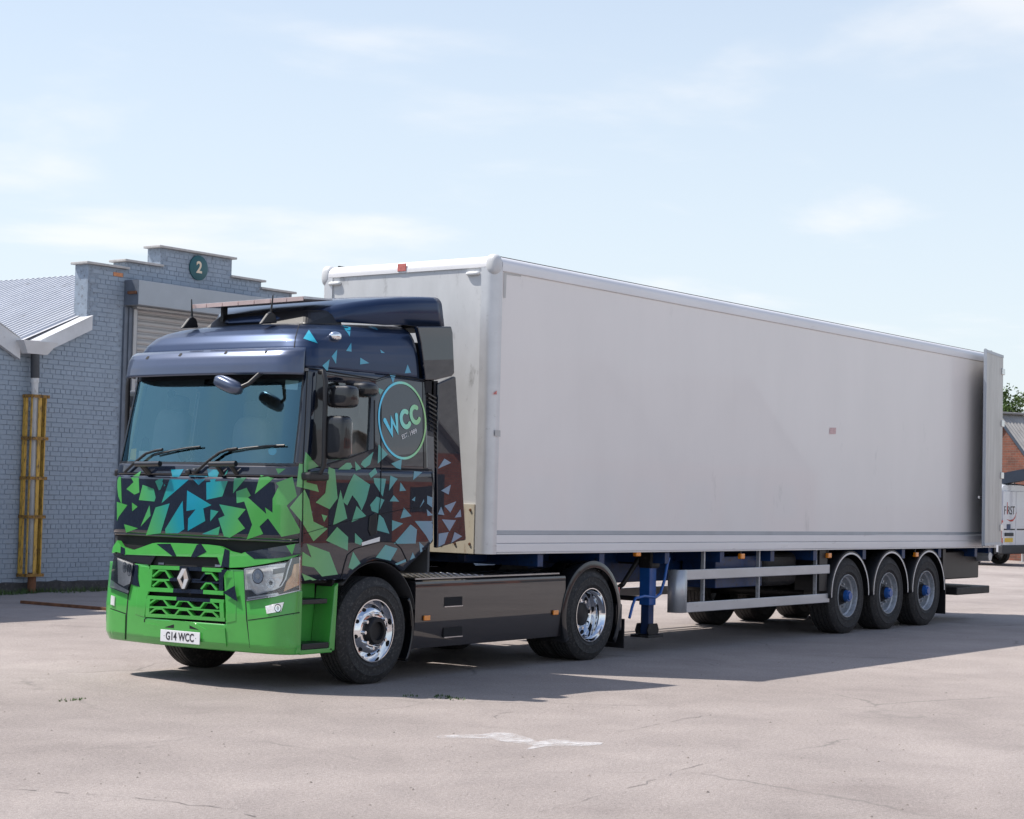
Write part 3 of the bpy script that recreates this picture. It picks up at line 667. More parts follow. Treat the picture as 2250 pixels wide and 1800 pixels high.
# roof
rm = MB(); rm.v = list(roofs.v); rm.f = list(roofs.f)
nv = 33; top = [rm.v[i*nv+32] for i in range(201)]
o0 = len(rm.v); rm.add(top, [(i, i+1, 199-i, 200-i) for i in range(100)])
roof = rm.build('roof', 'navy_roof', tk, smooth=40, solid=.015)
# wheel arch liners, lower closing
for sg_ in (1, -1):
    MB().lathe([(.652, 0), (.652, .55)], c=(0, sg_*.68 if sg_ > 0 else -.68, .53), n=24, sgn=sg_, a0=radians(42), a1=radians(178)).build('wheel_arch_liner', 'black_plastic', tk, smooth=60, solid=.012)
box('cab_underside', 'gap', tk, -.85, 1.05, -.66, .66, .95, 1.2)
# ---- side air deflectors behind the cab, louvre panel
def ypanel(name, m, pts, y, th, parent, bevel=.012):
    return MB().prism([(p[0], p[1]) for p in pts], 1, y-th, y).build(name, m, parent, bevel=bevel)
def sx4(pts, y=1.235):
    r = []
    for q in Z4(pts): p = SD(q[0], q[1], y); r.append((p.x, p.z))
    return r
up = sx4([(800, 262), (1003, 262), (1012, 300), (1022, 540), (1008, 556), (915, 580), (850, 580), (838, 480), (822, 360)], 1.22)
lo_ = sx4([(925, 600), (1020, 558), (1029, 562), (1090, 1520), (1086, 1530), (1062, 1532), (918, 1575), (918, 1300), (915, 1120)], 1.225)
for sg_ in (1, -1):
    a = ypanel('air_deflector', 'navy', up, 1.22, .05, tk); b = ypanel('air_deflector', 'navy', lo_, 1.225, .05, tk)
    c = ypanel('louvre_backing', 'gap', sx4([(848, 585), (922, 585), (916, 1125), (880, 1125), (848, 840)], 1.20), 1.20, .03, tk, bevel=0)
    vt = part('louvre', tk)
    fr_ = sx4([(850, 600), (915, 600), (925, 1115), (880, 1115), (852, 800)], 1.222)
    for k in range(17):
        y0, y1 = 655+k*26, 655+k*26
        l = sx4([(866+k*1.0, y1), (914+.5*k, y0+28), (914+.5*k, y0+37), (866+k*1.0, y1+9)], 1.222)
        d = ypanel('louvre_slat', 'black_gloss', l, 1.222, .022, vt, bevel=0)
        if sg_ < 0: d.data.transform(Matrix.Diagonal((1, -1, 1, 1))); d.data.flip_normals()
    if sg_ < 0:
        for q in (a, b, c): q.data.transform(Matrix.Diagonal((1, -1, 1, 1))); q.data.flip_normals()
for sg_ in (1, -1): MB().box(-.80, -.45, sg_*1.05, sg_*1.12, 2.9, 3.36).build('deflector_seal', 'gap', tk)
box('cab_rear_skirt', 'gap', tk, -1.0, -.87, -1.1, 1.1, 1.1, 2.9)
# ---- roof deflector
RD = [(.42, 3.585, .58), (.22, 3.66, .82), (.0, 3.72, .97), (-.25, 3.77, 1.07), (-.50, 3.805, 1.125), (-.75, 3.835, 1.145), (-1.0, 3.855, 1.155), (-1.085, 3.86, 1.158)]
def rdb(x): return 3.535+max(0, -.35-x)*-.02
def rsec(x, zt, hw):
    zb = 3.505 if x > -.45 else 3.525; r = min(.10, (zt-zb)*.8); out_ = [(hw, zb)]
    for a in range(0, 91, 15): out_.append((hw-.02-r+r*cos(radians(a)), zt-r+r*sin(radians(a))-.012*0))
    for k in range(1, 9): y = (hw-.02-r)*(1-k/4); out_.append((y, zt+.028*(1-(y/hw)**2)))
    for a in range(90, -1, -15): out_.append((-(hw-.02-r+r*cos(radians(a))), zt-r+r*sin(radians(a))))
    out_.append((-hw, zb)); return [(x-.035*(z-3.5)/.3*(1 if x < -.9 else 0)*-1, y, z) for y, z in out_]
secs = [[(.60, y*.5, 3.50) for x, y, z in rsec(.42, 3.585, .58)]]+[rsec(*q) for q in RD]
mb = MB(); nn = len(secs[0]); mb.add([p for s_ in secs for p in s_], [(i*nn+k, i*nn+k+1, (i+1)*nn+k+1, (i+1)*nn+k) for i in range(len(secs)-1) for k in range(nn-1)])
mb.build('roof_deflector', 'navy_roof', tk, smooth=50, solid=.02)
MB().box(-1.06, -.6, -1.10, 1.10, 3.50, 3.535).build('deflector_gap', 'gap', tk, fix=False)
# ---- roof light board: thin wing on struts with a segmented front edge
lb = part('roof_light_board', tk)
A = FR(424, 672, .75); Bq = FR(664, 654, .55)
ya, yb = A.y-.02, Bq.y+.02
def lbp(y, dx, dz):
    k = (y-ya)/(yb-ya); return (A.x+(Bq.x-A.x)*k+dx, y, A.z+(Bq.z-A.z)*k+dz)
n = 7
MB().hexa([lbp(ya, -.42, .012), lbp(yb, -.42, .012), lbp(yb, -.005, -.012), lbp(ya, -.005, -.012), lbp(ya, -.42, .026), lbp(yb, -.42, .026), lbp(yb, -.005, .014), lbp(ya, -.005, .014)]).build('board', 'barge', lb)
mat('lens_pale', (.55, .42, .40), .25, coat=.6, var=.12, vscale=8)
for k in range(n):
    y0 = ya+(yb-ya)*(k/n)+.004; y1 = ya+(yb-ya)*((k+1)/n)-.004
    MB().hexa([lbp(y0, -.004, -.030), lbp(y1, -.004, -.030), lbp(y1, .008, -.030), lbp(y0, .008, -.030), lbp(y0, -.004, .010), lbp(y1, -.004, .010), lbp(y1, .008, .010), lbp(y0, .008, .010)]).build('lens', 'lens_pale', lb)
for k in (.17,):
    y = ya+(yb-ya)*k; p = lbp(y, -.2, 0); MB().box(p[0]-.03, p[0]+.03, y-.018, y+.018, 3.36, p[2]).build('strut', 'black_plastic', lb)
mb = MB(); mb.add([(.62, -.62, 3.44), (.62, .80, 3.44), (.12, .86, 3.46), (.12, -.68, 3.46), (.46, -.50, 3.60), (.46, .66, 3.60), (.16, .78, 3.63), (.16, -.60, 3.63)], [(0, 3, 2, 1), (4, 5, 6, 7), (0, 1, 5, 4), (1, 2, 6, 5), (2, 3, 7, 6), (3, 0, 4, 7)])
mb.build('roof_hatch', 'black_plastic', tk, bevel=.04, seg=3)
# ---- aerials
def aerial(px, py, tip, x=.86):
    b = FR(px, py, x); a = part('aerial', tk); z0 = b.z-.02
    MB().prism([(b.x+.13, z0-.01), (b.x-.10, z0+.02), (b.x-.07, z0+.10), (b.x-.015, z0+.125), (b.x+.03, z0+.10)], 1, b.y-.020, b.y+.020).build('fin_base', 'black_plastic', a, bevel=.012)
    t = FR(tip[0], tip[1], x-.03); MB().cyl((b.x-.02, b.y, z0+.09), t, .013, .006, n=8).build('rod', 'black_plastic', a, smooth=60)
aerial(418, 718, (421, 658), .80); aerial(591, 708, (600, 649), .80)
# ---- sun visor
def PV(t, v):
    prof = [(3.185, .015), (3.177, .07), (3.150, .13), (3.10, .17), (3.02, .20), (2.925, .215)]
    f = v*5; i = min(4, int(f)); k = f-i; z = prof[i][0]*(1-k)+prof[i+1][0]*k; d = prof[i][1]*(1-k)+prof[i+1][1]*k
    e = abs(t)/1.52; d *= 1-.60*e**4; z = z-(.03 if v > .5 else 0)*e**6*0
    c = offs(PC, t, min(z, 2.99), d); c.z = z; return c
vm = MB().grid(lambda u, v: PV(-1.52+3.04*u, v), 90, 20); visor = vm.build('sun_visor', 'visor_paint', tk, smooth=40, solid=.012)
VB = bvh_of(vm)
for (a, b) in ((290, 652), (573, 626), (965, 607), (1308, 604)):
    trace('visor_slot', Z3([(a-17, b+12), (a-2, b-10), (a+17, b-14), (a+14, b), (a, b+14)]), VB, 'gap', visor, off=.003)
# front mirror on an arm below the visor
fm = part('front_mirror', tk); c = FR(502, 846, 1.42)
def blob(name, c, sx_, sy_, sz_, m, parent, M=None, n=16, e=.55, rot=None):
    vs = []; fs = []; q = lambda a: math.copysign(abs(a)**e, a)
    for i in range(n+1):
        ph = -pi/2+pi*i/n
        for j in range(2*n):
            th = pi*j/n; v = Vector((sx_*q(cos(ph))*q(cos(th)), sy_*q(cos(ph))*q(sin(th)), sz_*q(sin(ph))))
            if rot: v = rot @ v
            vs.append(Vector(c)+v)
    for i in range(n):
        for j in range(2*n): k = (j+1) % (2*n); fs.append((i*2*n+j, i*2*n+k, (i+1)*2*n+k, (i+1)*2*n+j))
    return MB().add(vs, fs).build(name, m, parent, smooth=50)
blob('mirror_housing', c, .085, .165, .065, 'visor_paint', fm, rot=Matrix.Rotation(radians(-20), 3, 'X'), e=.7)
MB().tube([(c.x-.02, c.y+.12, c.z-.03), (c.x-.06, c.y+.20, c.z+.01), (c.x-.25, c.y+.22, c.z+.16)], .022, 10).build('mirror_arm', 'black_plastic', fm, smooth=60)
# ---- side mirrors (both doors)
def mirrors(sg_):
    m = part('door_mirror', tk); Y = lambda y: sg_*y
    p = SD(755, 872, 1.47); q = SD(744, 962, 1.46); r = SD(806, 856, 1.44)
    if sg_ < 0: Y = lambda y: -(1.24+(y-1.24)*.45); p.x -= .10; q.x -= .10
    def hb(name, c, y, hx, hy, hz, mt, e): return blob(name, (c.x, Y(y), c.z), hx, hy, hz, mt, m, e=e, n=12)
    hb('mirror_housing', p, 1.46, .085, .150, .105, 'black_gloss', .42); hb('mirror_housing', q, 1.45, .080, .125, .205, 'black_gloss', .36)
    hb('kerb_mirror', r, 1.40, .12, .14, .075, 'black_gloss', .7)
    a = SD(716, 826, 1.36); b = SD(712, 1022, 1.36)
    MB().tube([(a.x-.05, Y(1.24), a.z+.04), (a.x, Y(1.33), a.z+.04), (a.x+.0, Y(1.36), a.z-.05), (b.x, Y(1.36), b.z), (b.x+.02, Y(1.34), b.z-.07), (b.x+.05, Y(1.24), b.z-.09)], .024, 10).build('mirror_arm', 'black_plastic', m, smooth=60)
    f = SD(698, 1048, 1.31); MB().box(f.x-.13, f.x+.14, Y(1.22), Y(1.345), f.z-.035, f.z+.04).build('mirror_foot', 'black_plastic', m, bevel=.02)
    for yy, zz_, hh in ((p, 1.46, .08), (q, 1.45, .18)):
        MB().box(yy.x-.086, yy.x-.080, Y(zz_-.10), Y(zz_+.10), yy.z-hh*.8, yy.z+hh*.8).build('mirror_glass', 'chrome', m)
    MB().tube([(r.x+.05, Y(1.24), r.z+.06), (r.x+.05, Y(1.36), r.z+.05), (r.x, Y(1.40), r.z)], .03, 8).build('mirror_arm', 'black_plastic', m, smooth=60)
mirrors(1); mirrors(-1)
# ---- cab interior: dash, steering wheel, seats, blinds, placards
inn = part('interior', tk)
mb = MB(); mb.add([(1.10, -1.14, 2.02), (1.10, 1.14, 2.02), (.72, 1.14, 2.06), (.72, -1.14, 2.06), (1.08, -1.14, 1.6), (1.08, 1.14, 1.6), (.62, 1.14, 1.6), (.62, -1.14, 1.6)], [(0, 1, 2, 3), (7, 6, 5, 4), (0, 4, 5, 1), (1, 5, 6, 2), (2, 6, 7, 3), (3, 7, 4, 0)])
mb.build('dashboard', 'interior', inn, bevel=.03)
swc = Vector((.60, -.62, 2.12)); ax_ = Vector((-.62, 0, .78)).normalized(); e1 = Vector((0, 1, 0)); e2 = ax_.cross(e1)
mb = MB(); mb.tube([swc+e1*(.22*cos(t))+e2*(.22*sin(t)) for t in [2*pi*i/32 for i in range(32)]], .017, 8, closed=True)
for t in (0, pi, -pi/2): mb.tube([swc-ax_*.03, swc+e1*(.21*cos(t))+e2*(.21*sin(t))], .016, 6)
mb.cyl(swc-ax_*.06, swc-ax_*.01, .075, n=16); mb.build('steering_wheel', 'black_plastic', inn, smooth=50)
for y in (-.62, .62):
    s_ = part('seat', inn)
    blob('cushion', (.10, y, 1.78), .26, .25, .09, 'interior', s_, e=.5); blob('backrest', (-.18, y, 2.20), .10, .25, .40, 'interior_light', s_, e=.5); blob('headrest', (-.20, y, 2.66), .06, .14, .10, 'interior', s_, e=.5)
MB().box(-.80, -.78, -1.15, 1.15, 2.06, 2.95).build('curtain', 'interior_light', inn)
MB().box(-.80, -.45, -1.15, 1.15, 1.5, 2.05).build('bunk', 'interior_light', inn, bevel=.05)
MB().box(-.82, 1.0, -1.15, 1.15, 2.965, 2.99).build('headliner', 'interior_light', inn)
MB().box(.55, .98, -1.12, 1.12, 2.86, 2.94).build('overhead_shelf', 'interior', inn, bevel=.02)
SB = bvh_of(tz(PC, -1.46, 1.46, 2.082, 2.93, 70, 20, d=-.012))
trace('permit_card', Z3([(148, 1437), (193, 1433), (186, 1532), (134, 1528)]), SB, 'yellow_plate', ws, off=-.004)
trace('permit_card', Z3([(215, 1452), (322, 1455), (318, 1535), (210, 1532)]), SB, 'cream_rusty', ws, off=-.004)
mat('sticker_cyan', (.10, .45, .62), .4, var=0); mat('sticker_pale', (.45, .62, .62), .4, var=0)
trace('round_sticker', Z3([(1364+36*cos(t), 1456+34*sin(t)) for t in [2*pi*i/20 for i in range(20)]]), SB, 'sticker_cyan', ws, off=-.004)
trace('square_sticker', Z3([(1478, 842), (1590, 850), (1580, 928), (1468, 922)]), SB, 'sticker_pale', ws, off=-.004)
trace('sun_blind', Z3([(300, 822), (770, 815), (752, 905), (620, 912), (440, 905), (350, 880), (318, 848)]), SB, 'interior', ws, off=-.03)
# ---- wipers, grab housings, washer jets
SB2 = bvh_of(tz(PC, -1.9, 1.9, 1.95, 2.95, 90, 20))
def hit(q, off): 
    d = ray(*q).normalized(); h = SB2.ray_cast(CAM, d); n = h[1] if h[1].dot(d) < 0 else -h[1]; return h[0]+n*off
for arm, blade in (([(118, 1640), (190, 1570), (300, 1482), (380, 1458), (440, 1448)], [(370, 1490), (500, 1458), (640, 1432), (755, 1420)]), ([(728, 1640), (830, 1548), (930, 1475), (1000, 1450), (1080, 1440)], [(1000, 1458), (1150, 1432), (1320, 1415), (1480, 1408)])):
    wp = part('wiper', tk); MB().tube([hit(q, .03) for q in Z3(arm)], .014, 8).build('wiper_arm', 'black_plastic', wp, smooth=60)
    MB().tube([hit(q, .018) for q in Z3(blade)], .010, 6).build('wiper_blade', 'black_plastic', wp, smooth=60)
for x0, x1 in ((242, 470), (872, 1116)):
    hs = part('grab_handle', tk); P = [hit(q, .09) for q in Z3([(x0+12, 1588), ((x0+x1)/2, 1586), (x1-12, 1584)])]
    MB().tube(P, .028, 10).build('bar', 'black_gloss', hs, smooth=60)
    for f in (.25, .75) if x0 > 500 else (.22, .30):
        q = Z3([(x0+(x1-x0)*f, 1590)])[0]; MB().tube([hit(q, .09), hit((q[0]+1, q[1]+16), .0)], .022, 8).build('bracket', 'black_plastic', hs, smooth=60)
for q in Z3([(660, 1640), (715, 1636)]): p = hit(q, .03); blob('washer_jet', p, .025, .035, .03, 'black_gloss', tk, n=8, e=.8)

# ================================================================== FRONT: bumper, grille, lamps
bz0 = lambda t: .36+.012*abs(t)**2
# lower bumper with grille opening
ts = sorted(set([-2.0+4.0*i/100 for i in range(101)])); gh = .545
def bump_skip(u, v):
    t = -2.0+4.0*u; z = .345+(1.105-.345)*v; y = PBm(t, z).y
    return abs(y-.02) < .545 and z > .60 and True
bm_ = MB().grid(lambda u, v: PBm(-2.0+4.0*u, .345+(1.105-.345)*v), 200, 46, bump_skip)
bumper = bm_.build('bumper', 'green', tk, smooth=35, solid=.03)
MB().grid(lambda u, v: offs(PBm, -1.9+3.8*u, .40+.92*v, -.07), 40, 8).build('grille_backing', 'gap', tk)
# brow panel under the front flap (the moustache)
brow = trace('brow_panel', ZA([(243, 1600), (265, 1480), (345, 1360), (420, 1470), (500, 1500), (650, 1545), (1010, 1415), (1100, 1405), (1500, 1412), (2070, 1440)])+ZB([(375, 1465), (575, 1560), (790, 1612), (870, 1580), (1180, 1540), (1520, 1500), (1880, 1420), (1905, 1615)])+Z5([(1440, 790), (1260, 825), (1105, 850), (985, 855), (920, 842), (895, 775), (560, 768), (200, 755)])+ZA([(490, 1640), (420, 1600), (330, 1580)]), BB, 'green', tk, off=.012, thick=.045, L_=10)
for pl_, m in ((ZC([(765, 112), (985, 110), (1078, 305), (1015, 305)]), 'navy'), (ZC([(1400, 125), (1465, 105), (1552, 235), (1380, 325), (1305, 318)]), 'navy'), (ZC([(1838, 185), (1915, 215), (1905, 485), (1782, 470)]), 'navy'), (ZC([(200, 150), (265, 180), (268, 280), (195, 262)]), 'navy'),
               (ZD([(270, 222), (500, 185), (1050, 90), (1062, 245), (830, 300), (640, 318), (400, 322)]), 'navy')):
    trace('vinyl_shard', pl_, BB, m, brow, off=.0145, L_=10)
trace('vinyl_shard', ZD([(860, 128), (985, 100), (940, 262)]), BB, 'green', brow, off=.017, L_=10)
# black panel between brow and grille, with small badges
trace('upper_grille_panel', ZC([(650, 300), (1780, 330), (1790, 490), (680, 440)]), BB, 'gap', tk, off=-.02)
trace('lamp_eyebrow', ZC([(70, 262), (740, 292), (655, 440), (400, 400), (80, 285)]), BB, 'black_gloss', tk, off=.006, thick=.02)
for q in ([(760, 403), (848, 403), (848, 436), (760, 434)], [(1655, 434), (1748, 438), (1748, 474), (1655, 470)]): trace('small_badge', ZC(q), BB, 'chrome_dull', tk, off=-.012, thick=.004)
# grille: two green frames with faceted honeycomb bars
gr = part('grille', tk)
def gb(name, pts, m, w=10, off=.005, thick=.035): return trace(name, strip(ZC(pts), w*2/7.186*1.0), BB, m, gr, off=off, thick=thick, L_=9)
def gpoly(name, pts, m, off=.004, thick=.04): return trace(name, ZC(pts), BB, m, gr, off=off, thick=thick, L_=9, bevel=.005)
# upper frame
def band(name, pts, m, w): return trace(name, strip(ZC(pts), w/7.186), BB, m, gr, off=.006, thick=.045, L_=9)
band('frame_top', [(655, 478), (1115, 494)], 'green', 62); band('frame_top', [(1115, 494), (1470, 512)], 'navy', 62); band('frame_top', [(1470, 512), (1800, 528)], 'green', 62)
band('frame_side', [(665, 505), (655, 660), (640, 800)], 'green', 50); band('frame_side', [(1768, 555), (1770, 700), (1772, 850)], 'navy', 64)
band('frame_bottom', [(612, 826), (1015, 845)], 'green', 66); band('frame_bottom', [(1015, 845), (1490, 868)], 'navy', 66); band('frame_bottom', [(1490, 868), (1808, 888)], 'green', 66)
for pts, m in (([(690, 625), (795, 530), (895, 535), (965, 655)], 'green'), ([(965, 655), (1100, 660)], 'navy'), ([(1300, 672), (1440, 678), (1515, 575)], 'navy'), ([(1515, 575), (1620, 575), (1705, 690)], 'green'),
               ([(665, 672), (955, 682)], 'green'), ([(690, 780), (790, 692), (880, 695), (955, 812)], 'green'), ([(955, 682), (1100, 688)], 'navy'), ([(1300, 706), (1440, 712), (1745, 726)], 'navy'), ([(1455, 825), (1530, 730), (1615, 735), (1700, 840)], 'green')):
    gb('grille_bar', pts, m, w=14, thick=.05)
band('frame_top', [(605, 950), (1065, 975)], 'green', 56); band('frame_top', [(1065, 975), (1600, 1005)], 'navy', 56); band('frame_top', [(1600, 1005), (1815, 1018)], 'green', 56)
band('frame_side', [(625, 975), (612, 1120), (606, 1235)], 'green', 56); band('frame_side', [(1775, 1045), (1782, 1180), (1788, 1300)], 'green', 64)
band('frame_bottom', [(580, 1235), (1200, 1268), (1830, 1308)], 'green', 56)
for pts, m in (([(640, 1050), (745, 978), (860, 985), (940, 1095), (1045, 1100), (1110, 1008), (1240, 1015), (1330, 1115), (1440, 1120), (1510, 1030), (1630, 1038), (1720, 1130)], 'green'), ([(635, 1108), (880, 1112), (1100, 1124), (1330, 1142), (1750, 1168)], 'green'),
               ([(640, 1205), (735, 1132), (845, 1136), (925, 1232), (1040, 1238), (1110, 1150), (1240, 1158), (1320, 1256), (1440, 1262), (1510, 1178), (1640, 1186), (1725, 1275)], 'green')):
    gb('grille_bar', pts, m, w=14, thick=.05)
# maker's diamond
em = part('badge', gr); mat('badge_silver', (.72, .72, .73), .25, .4, var=0); mat('badge_shade', (.60, .52, .46), .25, .4, var=0)  # facet shading painted in: a bright and a browner silver
def dia(pts, m, off, th): trace('badge_face', ZC(pts), BB, m, em, off=off, thick=th, L_=10, bevel=.002)
dia([(1205, 480), (1245, 480), (1310, 660), (1235, 832), (1150, 832), (1090, 655), (1150, 500)], 'black_gloss', .022, .03)
dia([(1185, 505), (1245, 505), (1208, 590), (1160, 668), (1110, 655)], 'badge_silver', .034, .012); dia([(1245, 505), (1285, 665), (1220, 672), (1208, 592)], 'badge_shade', .034, .012)
dia([(1110, 655), (1160, 668), (1200, 755), (1185, 822)], 'badge_shade', .034, .012); dia([(1285, 665), (1225, 820), (1185, 822), (1200, 755), (1220, 672)], 'badge_silver', .034, .012)
# pillars either side of the grille
trace('grille_cheek', ZC([(490, 450), (640, 470), (625, 870), (600, 930), (560, 1270), (415, 1225), (440, 900)]), BB, 'green', tk, off=.004, thick=.02, bevel=.006, L_=10)
trace('grille_cheek', ZC([(1805, 520), (1960, 520), (1985, 800), (2010, 1000), (2005, 1330), (1850, 1365), (1835, 1000)]), BB, 'green', tk, off=.004, thick=.02, bevel=.006, L_=10)
for q in ([(360, 425), (465, 440), (455, 620), (490, 790), (345, 745)], [(1825, 880), (2012, 770), (2012, 1000)], [(1800, 520), (1905, 515), (1860, 570), (1805, 700)]): trace('vinyl_shard', ZC(q), BB, 'navy', bumper, off=.0275 if q[0][0] > 1000 else .006)
trace('vinyl_shard', ZD([(0, 830), (130, 708), (172, 945)]), BB, 'navy', bumper, off=.0276)
# bumper relief: centre lip, seams
trace('bumper_lip', ZC([(560, 1350), (790, 1395), (1000, 1318), (1330, 1345), (1540, 1460), (1835, 1440), (1850, 1640), (1860, 1725)])+[(494, 1420), (400, 1412), (316, 1405)], BB, 'green', bumper, off=.010, thick=.02, bevel=.008, L_=10)
for pl_ in (ZC([(555, 1345), (560, 1300), (590, 1270)]), ZC([(262, 1620), (275, 1230), (300, 930), (340, 740)]), ZD([(330, 1615), (280, 1200), (262, 900), (240, 460)])):
    seam(pl_, BB, bumper, w=2.4)
for pl_ in (ZD([(300, 1215), (640, 1170), (1050, 1100)]), ZC([(20, 1130), (140, 1170), (265, 1215)])): seam(pl_, BB, bumper, w=2.0)
seam(ZD([(960, 1125), (955, 1310), (1035, 1328)]), BB, bumper, w=1.2)
trace('bumper_corner_panel', ZD([(300, 1250), (620, 1200), (645, 1190), (1045, 1115), (1040, 1610), (640, 1640), (335, 1620)]), BB, 'green', bumper, off=.008, thick=.012, bevel=.006)
trace('bumper_corner_panel', ZC([(18, 1150), (140, 1185), (262, 1225), (252, 1615), (40, 1585), (15, 1500)]), BB, 'green', bumper, off=.008, thick=.012, bevel=.006)
for x0, fl in ((885, 1), (1280, -1)):
    vn = trace('vent_recess', ZC([(x0, 1425), (x0+150, 1378), (x0+150, 1440)] if fl > 0 else [(x0, 1392), (x0, 1445), (x0+155, 1468)]), BB, 'gap', bumper, off=.0112)
# number plate
pc = (1.386, .013, .444)
npl = part('number_plate', tk); MB().box(pc[0], pc[0]+.008, pc[1]-.262, pc[1]+.262, pc[2]-.057, pc[2]+.057).build('plate', 'plate_white', npl, bevel=.003)
text('plate_characters', 'G14 WCC', 'plate_text', npl, basis((pc[0]+.0095, pc[1]+.0, pc[2]-.002), (0, 1, 0), (0, 0, 1)), .104, ext=.0005, bold=.0022, spacing=1.02, sx=.80)
for y in (-.21, .21): MB().cyl((pc[0]+.008, pc[1]+y, pc[2]), (pc[0]+.0095, pc[1]+y, pc[2]), .004, n=8).build('plate_screw', 'plate_text', npl)
# ---- headlamps
def lamp(poly, inner, disc1, disc2, am, drl, vis_side):
    hl = trace('headlamp', poly, BB, 'black_gloss', tk, off=.004, thick=.02, L_=10)
    if inner: trace('reflector', inner, BB, 'reflector', hl, off=.008, L_=10)
    for i, (cx, cy, rx, ry) in enumerate((disc1, disc2)):
        circ = lambda k: [(cx+rx*k*cos(t), cy+ry*k*sin(t)) for t in [2*pi*j/24 for j in range(24)]]
        Z = ZD if vis_side else ZC
        trace('lamp_ring', Z(circ(1.12)), BB, 'gap' if i == 0 else 'chrome_dull', hl, off=.0095); trace('lamp_bowl', Z(circ(1.0)), BB, 'chrome' if i == 0 else 'chrome_dull', hl, off=.0112); trace('lamp_bulb', Z(circ(.45)), BB, 'glassy_dark' if i else 'chrome_dull', hl, off=.0128)
    if am: trace('indicator', am, BB, 'lens_orange', hl, off=.009)
    trace('running_light', drl, BB, 'lens_clear', hl, off=.0098)
    if vis_side:
        for pl_ in ([(935, 318), (885, 470), (850, 610), (790, 715), (700, 760), (430, 838)], [(262, 470), (275, 770), (365, 772), (425, 830)], [(262, 470), (560, 428), (860, 390)], [(1046, 300), (1040, 775), (700, 862), (290, 925)]):
            trace('lamp_trim', strip(ZD(pl_), 2.6), BB, 'lens_clear', hl, off=.0105, L_=10)
        trace('lamp_grille', ZD([(670, 470), (850, 440), (835, 520), (665, 550)]), BB, 'glassy_dark', hl, off=.0100)
        trace('indicator_edge', ZD([(1000, 400), (1035, 395), (1030, 650), (990, 660)]), BB, 'amber_soft', hl, off=.0108)
    trace('lamp_lens', poly, BB, 'glass_lens', hl, off=.024)
mat('amber_soft', (.70, .36, .14), .15, coat=1, var=.2, vscale=20); mat('reflector', (.90, .88, .86), .14, .35, coat=.6, var=.15, vscale=14, bump=.9, bscale=16); mat('glassy_dark', (.10, .10, .11), .1, coat=1, var=0); mat('lens_orange', (.62, .36, .20), .12, .4, coat=1, var=.25, vscale=14); mat('lens_clear', (.62, .64, .66), .15, .5, coat=1, var=.2, vscale=30)
lamp(ZD([(248, 460), (560, 415), (880, 360), (930, 310), (1060, 278), (1052, 785), (660, 880), (278, 940)]), ZD([(262, 475), (560, 430), (850, 395), (800, 640), (740, 740), (430, 830), (370, 770), (275, 770)]), (450, 575, 75, 100), (640, 670, 58, 70), ZD([(965, 400), (1040, 385), (1035, 700), (820, 800), (860, 660), (930, 560)]), ZD([(300, 880), (740, 812), (760, 842), (300, 905)]), True)
lamp(ZC([(80, 290), (240, 350), (410, 405), (380, 560), (345, 740), (310, 915), (170, 860), (20, 800), (40, 560)]), ZC([(140, 330), (240, 370), (385, 425), (345, 700), (330, 740), (240, 780), (150, 730)]), (330, 520, 35, 90), (255, 480, 30, 80), None, ZC([(35, 670), (170, 770), (320, 850), (312, 895), (25, 790)]), False)
fgl = trace('fog_lamp', ZD([(560, 1010), (655, 985), (825, 950), (785, 1085), (670, 1105), (580, 1122)]), BB, 'reflector', tk, off=.012, thick=.01)
for k, m in ((1.0, 'gap'), (.82, 'chrome'), (.4, 'chrome_dull')): trace('fog_bowl', ZD([(740+48*k*cos(t), 1040+62*k*sin(t)) for t in [2*pi*i/20 for i in range(20)]]), BB, m, fgl, off=.0165-.003*k)
trace('fog_lamp', ZC([(45, 920), (100, 945), (92, 1085), (35, 1065)]), BB, 'reflector', tk, off=.012, thick=.01)
# ---- entry steps (both sides)
for sg_ in (1, -1):
    st_ = part('entry_steps', tk); Y = lambda y: sg_*y
    MB().box(.62, 1.10, Y(.98), Y(1.0), .36, .98).build('step_back', 'green', st_)
    MB().box(1.055, 1.12, Y(.98), Y(1.247), .35, .93).build('step_column', 'green', st_, bevel=.012)
    mb = MB(); mb.prism([(.585, .355), (.665, .355), (.60, .96), (.555, .99)], 1, Y(1.0), Y(1.243)); mb.build('step_column', 'green', st_, bevel=.01)
    MB().box(.62, 1.06, Y(1.0), Y(1.243), .34, .385).build('step_sill', 'green', st_, bevel=.008)
    MB().box(.68, 1.05, Y(1.04), Y(1.252), .386, .44).build('step_tread', 'black_plastic', st_, bevel=.006)
    MB().box(.70, 1.05, Y(1.02), Y(1.235), .80, .845).build('step_tread', 'black_plastic', st_, bevel=.006)
    MB().box(.62, 1.08, Y(.9), Y(1.15), .985, 1.03).build('step_top', 'gap', st_)
    MB().box(.565, .60, Y(.70), Y(1.20), .38, 1.02).build('step_bulkhead', 'gap', st_)
# ================================================================== LIVERY
def gradmat(name, stops, axis_fn, rough=.28, coat=.8):
    m, N, L, b = newmat(name); setb(b, rough=rough, coat=coat, coatr=.05)
    tc = nd(N, 'ShaderNodeTexCoord'); sp = nd(N, 'ShaderNodeSeparateXYZ'); L.new(tc.outputs['Object'], sp.inputs[0])
    f = axis_fn(N, L, sp); r = nd(N, 'ShaderNodeValToRGB'); L.new(f, r.inputs[0]); e = r.color_ramp.elements
    while len(e) > 1: e.remove(e[-1])
    for i, (p, c) in enumerate(stops):
        q = e[0] if i == 0 else e.new(p); q.position = p; q.color = (*c, 1)
    L.new(r.outputs[0], b.inputs['Base Color'])
def lin(N, L, sock, a, b):
    m = nd(N, 'ShaderNodeMapRange'); L.new(sock, m.inputs[0]); m.inputs[1].default_value = a; m.inputs[2].default_value = b; return m.outputs[0]
